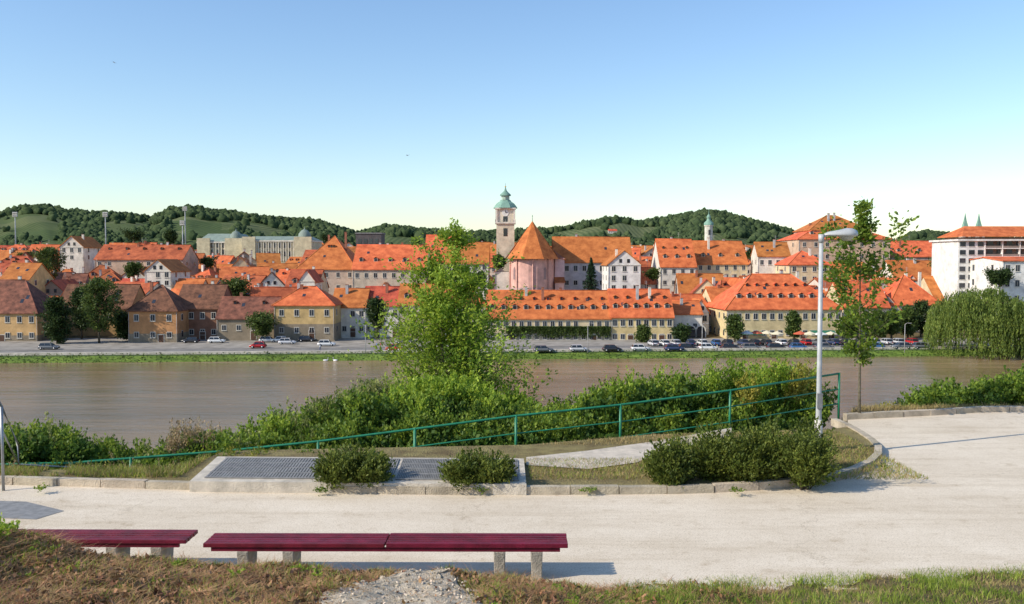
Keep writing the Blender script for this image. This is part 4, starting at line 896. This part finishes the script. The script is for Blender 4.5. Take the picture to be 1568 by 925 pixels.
for px,py,ci in [(75,535,5),(292,525,2),(332,525,1),(395,533,4),(410,524,0),(440,527,0),(428,524,1),(470,523,2),(500,530,1),(603,537,4),(620,526,5),(700,533,0),(832,539,5),(886,538,0),(937,538,2),(980,537,1),(1032,537,3)]:
    car(px,py,ci,random.choice([0,math.pi]))
px=1052
while px<1420:
    car(px,536-(px-1050)*.006,random.choice([0,1,2,3,5,5,6,0,7,2]),random.choice([0,math.pi])); px+=random.uniform(30,40)
px=1000
while px<1400:
    if random.random()<.85: car(px,529.5-(px-1000)*.006,random.choice([0,1,2,3,4,5,6,0,1,2]),math.pi/2+random.uniform(-.1,.1))
    px+=random.uniform(17,24)
def parasol(px,py,c):
    p=G(px,py,QUAY+.02); e=empty('cafe_parasol',p); b=MB(); cm_=mat('canvas_%d'%int(c[0]*100),c,.8,.08,2); b.tube([(0,0,0),(0,0,2.7)],.04,FRAME,6); b.lathe([(1.7,2.05),(1.7,2.2),(0,2.85)],cm_,8,sm=False); b.lathe([(.3,0),(.3,.1),(.05,.12)],FRAME,8); b.obj('canopy',e)
for i,px in enumerate([1128,1143,1158,1174,1190,1225,1240,1256,1272]): parasol(px,524+random.uniform(-1,1.5),[(.68,.6,.42),(.72,.7,.64),(.55,.12,.06)][i%3 if i%4 else 0])
for px in (1150,1262):
    p=W(px,512,235.3); e=empty('shop_awning',p); b=MB(); b.slab([(-3.2,0,0),(3.2,0,0),(3.2,1.6,.9),(-3.2,1.6,.9)],.08,mat('awning_green',(.03,.15,.09),.8,.1,1)); [b.tube([(s,0,-.05),(s,1.6,-.2)],.04,FRAME,5) for s in (-3,3)]; b.obj('canvas',e)
for px in (560,720,900,1075,1385):
    p=G(px,540,QUAY+.1); e=empty('quay_street_lamp',p); b=MB(); b.tube([(0,0,0),(0,0,6.2)],[.09,.05],wm(GREY),6); b.tube([(0,0,6.2),(.5,0,6.5),(1.1,0,6.5)],.045,wm(GREY),5); b.box(.8,1.4,-.12,.12,6.42,6.52,wm(GREY)); b.obj('post',e)

# ---------------------------------------------------------------- people
def person(px,py,shirt,pants,rz=0,z=QUAY+.13):
    p=G(px,py,z); me=bpy.data.meshes.new('body')
    v=[(0,0,.92),(0,0,1.12),(0,.01,1.36),(0,.01,1.48),(0,-.01,1.56),(0,-.02,1.66),(0,-.01,1.75),
       (.19,0,1.40),(.24,.03,1.14),(.24,-.08,.90),(.24,-.10,.82),(-.19,0,1.40),(-.24,-.03,1.14),(-.23,-.12,.91),(-.23,-.14,.83),
       (.09,0,.88),(.10,-.12,.50),(.10,-.08,.09),(.10,-.22,.04),(-.09,0,.88),(-.10,.08,.50),(-.10,.24,.12),(-.10,.14,.04)]
    ed=[(0,1),(1,2),(2,3),(3,4),(4,5),(5,6),(2,7),(7,8),(8,9),(9,10),(2,11),(11,12),(12,13),(13,14),(0,15),(15,16),(16,17),(17,18),(0,19),(19,20),(20,21),(21,22)]
    r=[.14,.13,.15,.06,.06,.10,.07,.065,.045,.032,.035,.065,.045,.032,.035,.09,.06,.045,.035,.09,.06,.045,.035]
    me.from_pydata(v,ed,[]); o=bpy.data.objects.new('pedestrian',me); o.location=p; o.rotation_euler=(0,0,rz); link(o)
    sk=o.modifiers.new('s','SKIN'); 
    for i,q in enumerate(me.skin_vertices[0].data): q.radius=(r[i],r[i]*.85); q.use_root=(i==0)
    ss=o.modifiers.new('ss','SUBSURF'); ss.levels=1; ss.render_levels=1
    m=bpy.data.materials.new('clothes'); m.use_nodes=True; N=m.node_tree.nodes; L=m.node_tree.links; tc=N.new('ShaderNodeTexCoord'); sp=N.new('ShaderNodeSeparateXYZ'); L.new(tc.outputs['Object'],sp.inputs[0])
    dv=N.new('ShaderNodeMath'); dv.operation='DIVIDE'; dv.inputs[1].default_value=1.8; L.new(sp.outputs[2],dv.inputs[0]); cr=N.new('ShaderNodeValToRGB'); cr.color_ramp.interpolation='CONSTANT'; E=cr.color_ramp.elements
    E[0].color=(.03,.02,.02,1); E[1].position=.05; E[1].color=(*pants,1)
    for ps,c in ((.52,shirt),(.82,(.5,.3,.22)),(.93,(.05,.03,.02))): q=E.new(ps); q.color=(*c,1)
    L.new(dv.outputs[0],cr.inputs[0]); L.new(cr.outputs[0],N['Principled BSDF'].inputs['Base Color']); me.materials.append(m)
person(490,538,(.6,.6,.6),(.05,.07,.15),1.2); person(583,535,(.5,.08,.06),(.1,.1,.12),-1.3); person(577,535,(.1,.2,.4),(.25,.2,.15),-1.3); person(1098,539,(.6,.55,.4),(.05,.05,.06),1.5); person(760,538,(.6,.6,.62),(.1,.12,.2),1.5)
def swallow(px,py,d,rz):
    p=W(px,py,d); b=MB(); bmat=mat('bird_dark',(.16,.17,.19),.7,.2,5)
    b.tube([(0,-.12,0),(0,-.07,.0),(0,0,0),(0,.08,0),(0,.16,0)],[.006,.022,.03,.018,.004],bmat,8)
    for s in (-1,1):
        b.slab([(s*.02,-.05,.012),(s*.14,-.07,.06),(s*.32,.06,.03),(s*.13,.0,.055),(s*.02,.04,.012)],.006,bmat); b.slab([(0,.13,.003),(s*.05,.26,.003),(s*.012,.17,.003)],.004,bmat)
    o=b.obj('swallow'); o.location=p; o.rotation_euler=(.3,.2,rz)
swallow(175,96,90,1.2); swallow(624,238,90,-1.0)
def swan(px,py,rz):
    p=G(px,py,WATER); b=MB(); wh_=mat('swan_white',(.8,.8,.78),.7,.05,4)
    b.tube([(-.75,0,.3),(-.5,0,.22),(-.1,0,.18),(.3,0,.2),(.5,0,.28)],[.03,.2,.28,.22,.08],wh_,10)
    b.tube([(.42,0,.25),(.58,0,.45),(.5,0,.7),(.52,0,.88),(.62,0,.92),(.72,0,.87)],[.09,.055,.045,.045,.06,.03],wh_,8); b.tube([(.70,0,.88),(.82,0,.83)],[.025,.01],mat('beak',(.6,.2,.03),.5,.05,3),6)
    o=b.obj('swan'); o.location=p; o.rotation_euler=(0,0,rz); o.scale=(.8,.8,.8)
swan(499,553,.2); swan(513,553,2.9)

# ---------------------------------------------------------------- light, sky, camera
el=math.radians(34); hd_=Vector((.92,.39,0)).normalized(); tv_=Vector((hd_.x*math.cos(el),hd_.y*math.cos(el),-math.sin(el)))
sun=bpy.data.lights.new('sun','SUN'); sun.energy=5.0; sun.angle=math.radians(.5); sun.color=(1,.92,.78); so=bpy.data.objects.new('sun',sun); so.rotation_euler=tv_.to_track_quat('-Z','Y').to_euler(); link(so)
w=bpy.data.worlds.new('World'); S.world=w; w.use_nodes=True; N=w.node_tree.nodes; sk=N.new('ShaderNodeTexSky'); sk.sky_type='NISHITA'; sk.sun_disc=False; sk.sun_elevation=el; sk.sun_rotation=math.atan2(-hd_.x,-hd_.y); sk.altitude=250; sk.air_density=1.15; sk.dust_density=.5; sk.ozone_density=2.6
hs=N.new('ShaderNodeHueSaturation'); hs.inputs['Hue'].default_value=.504; hs.inputs['Saturation'].default_value=1.1; hs.inputs['Value'].default_value=1.25
w.node_tree.links.new(sk.outputs[0],hs.inputs['Color']); w.node_tree.links.new(hs.outputs[0],N['Background'].inputs[0]); N['Background'].inputs[1].default_value=.15
cam=bpy.data.cameras.new('camera'); cam.lens=36*1400/1568; cam.sensor_width=36; cam.clip_end=12000; cam.clip_start=.1
co=bpy.data.objects.new('camera',cam); co.location=(0,0,EYE); co.rotation_euler=(math.pi/2-TH,0,0); link(co); S.camera=co
S.view_settings.view_transform='Standard'; S.view_settings.look='None'; S.view_settings.exposure=0
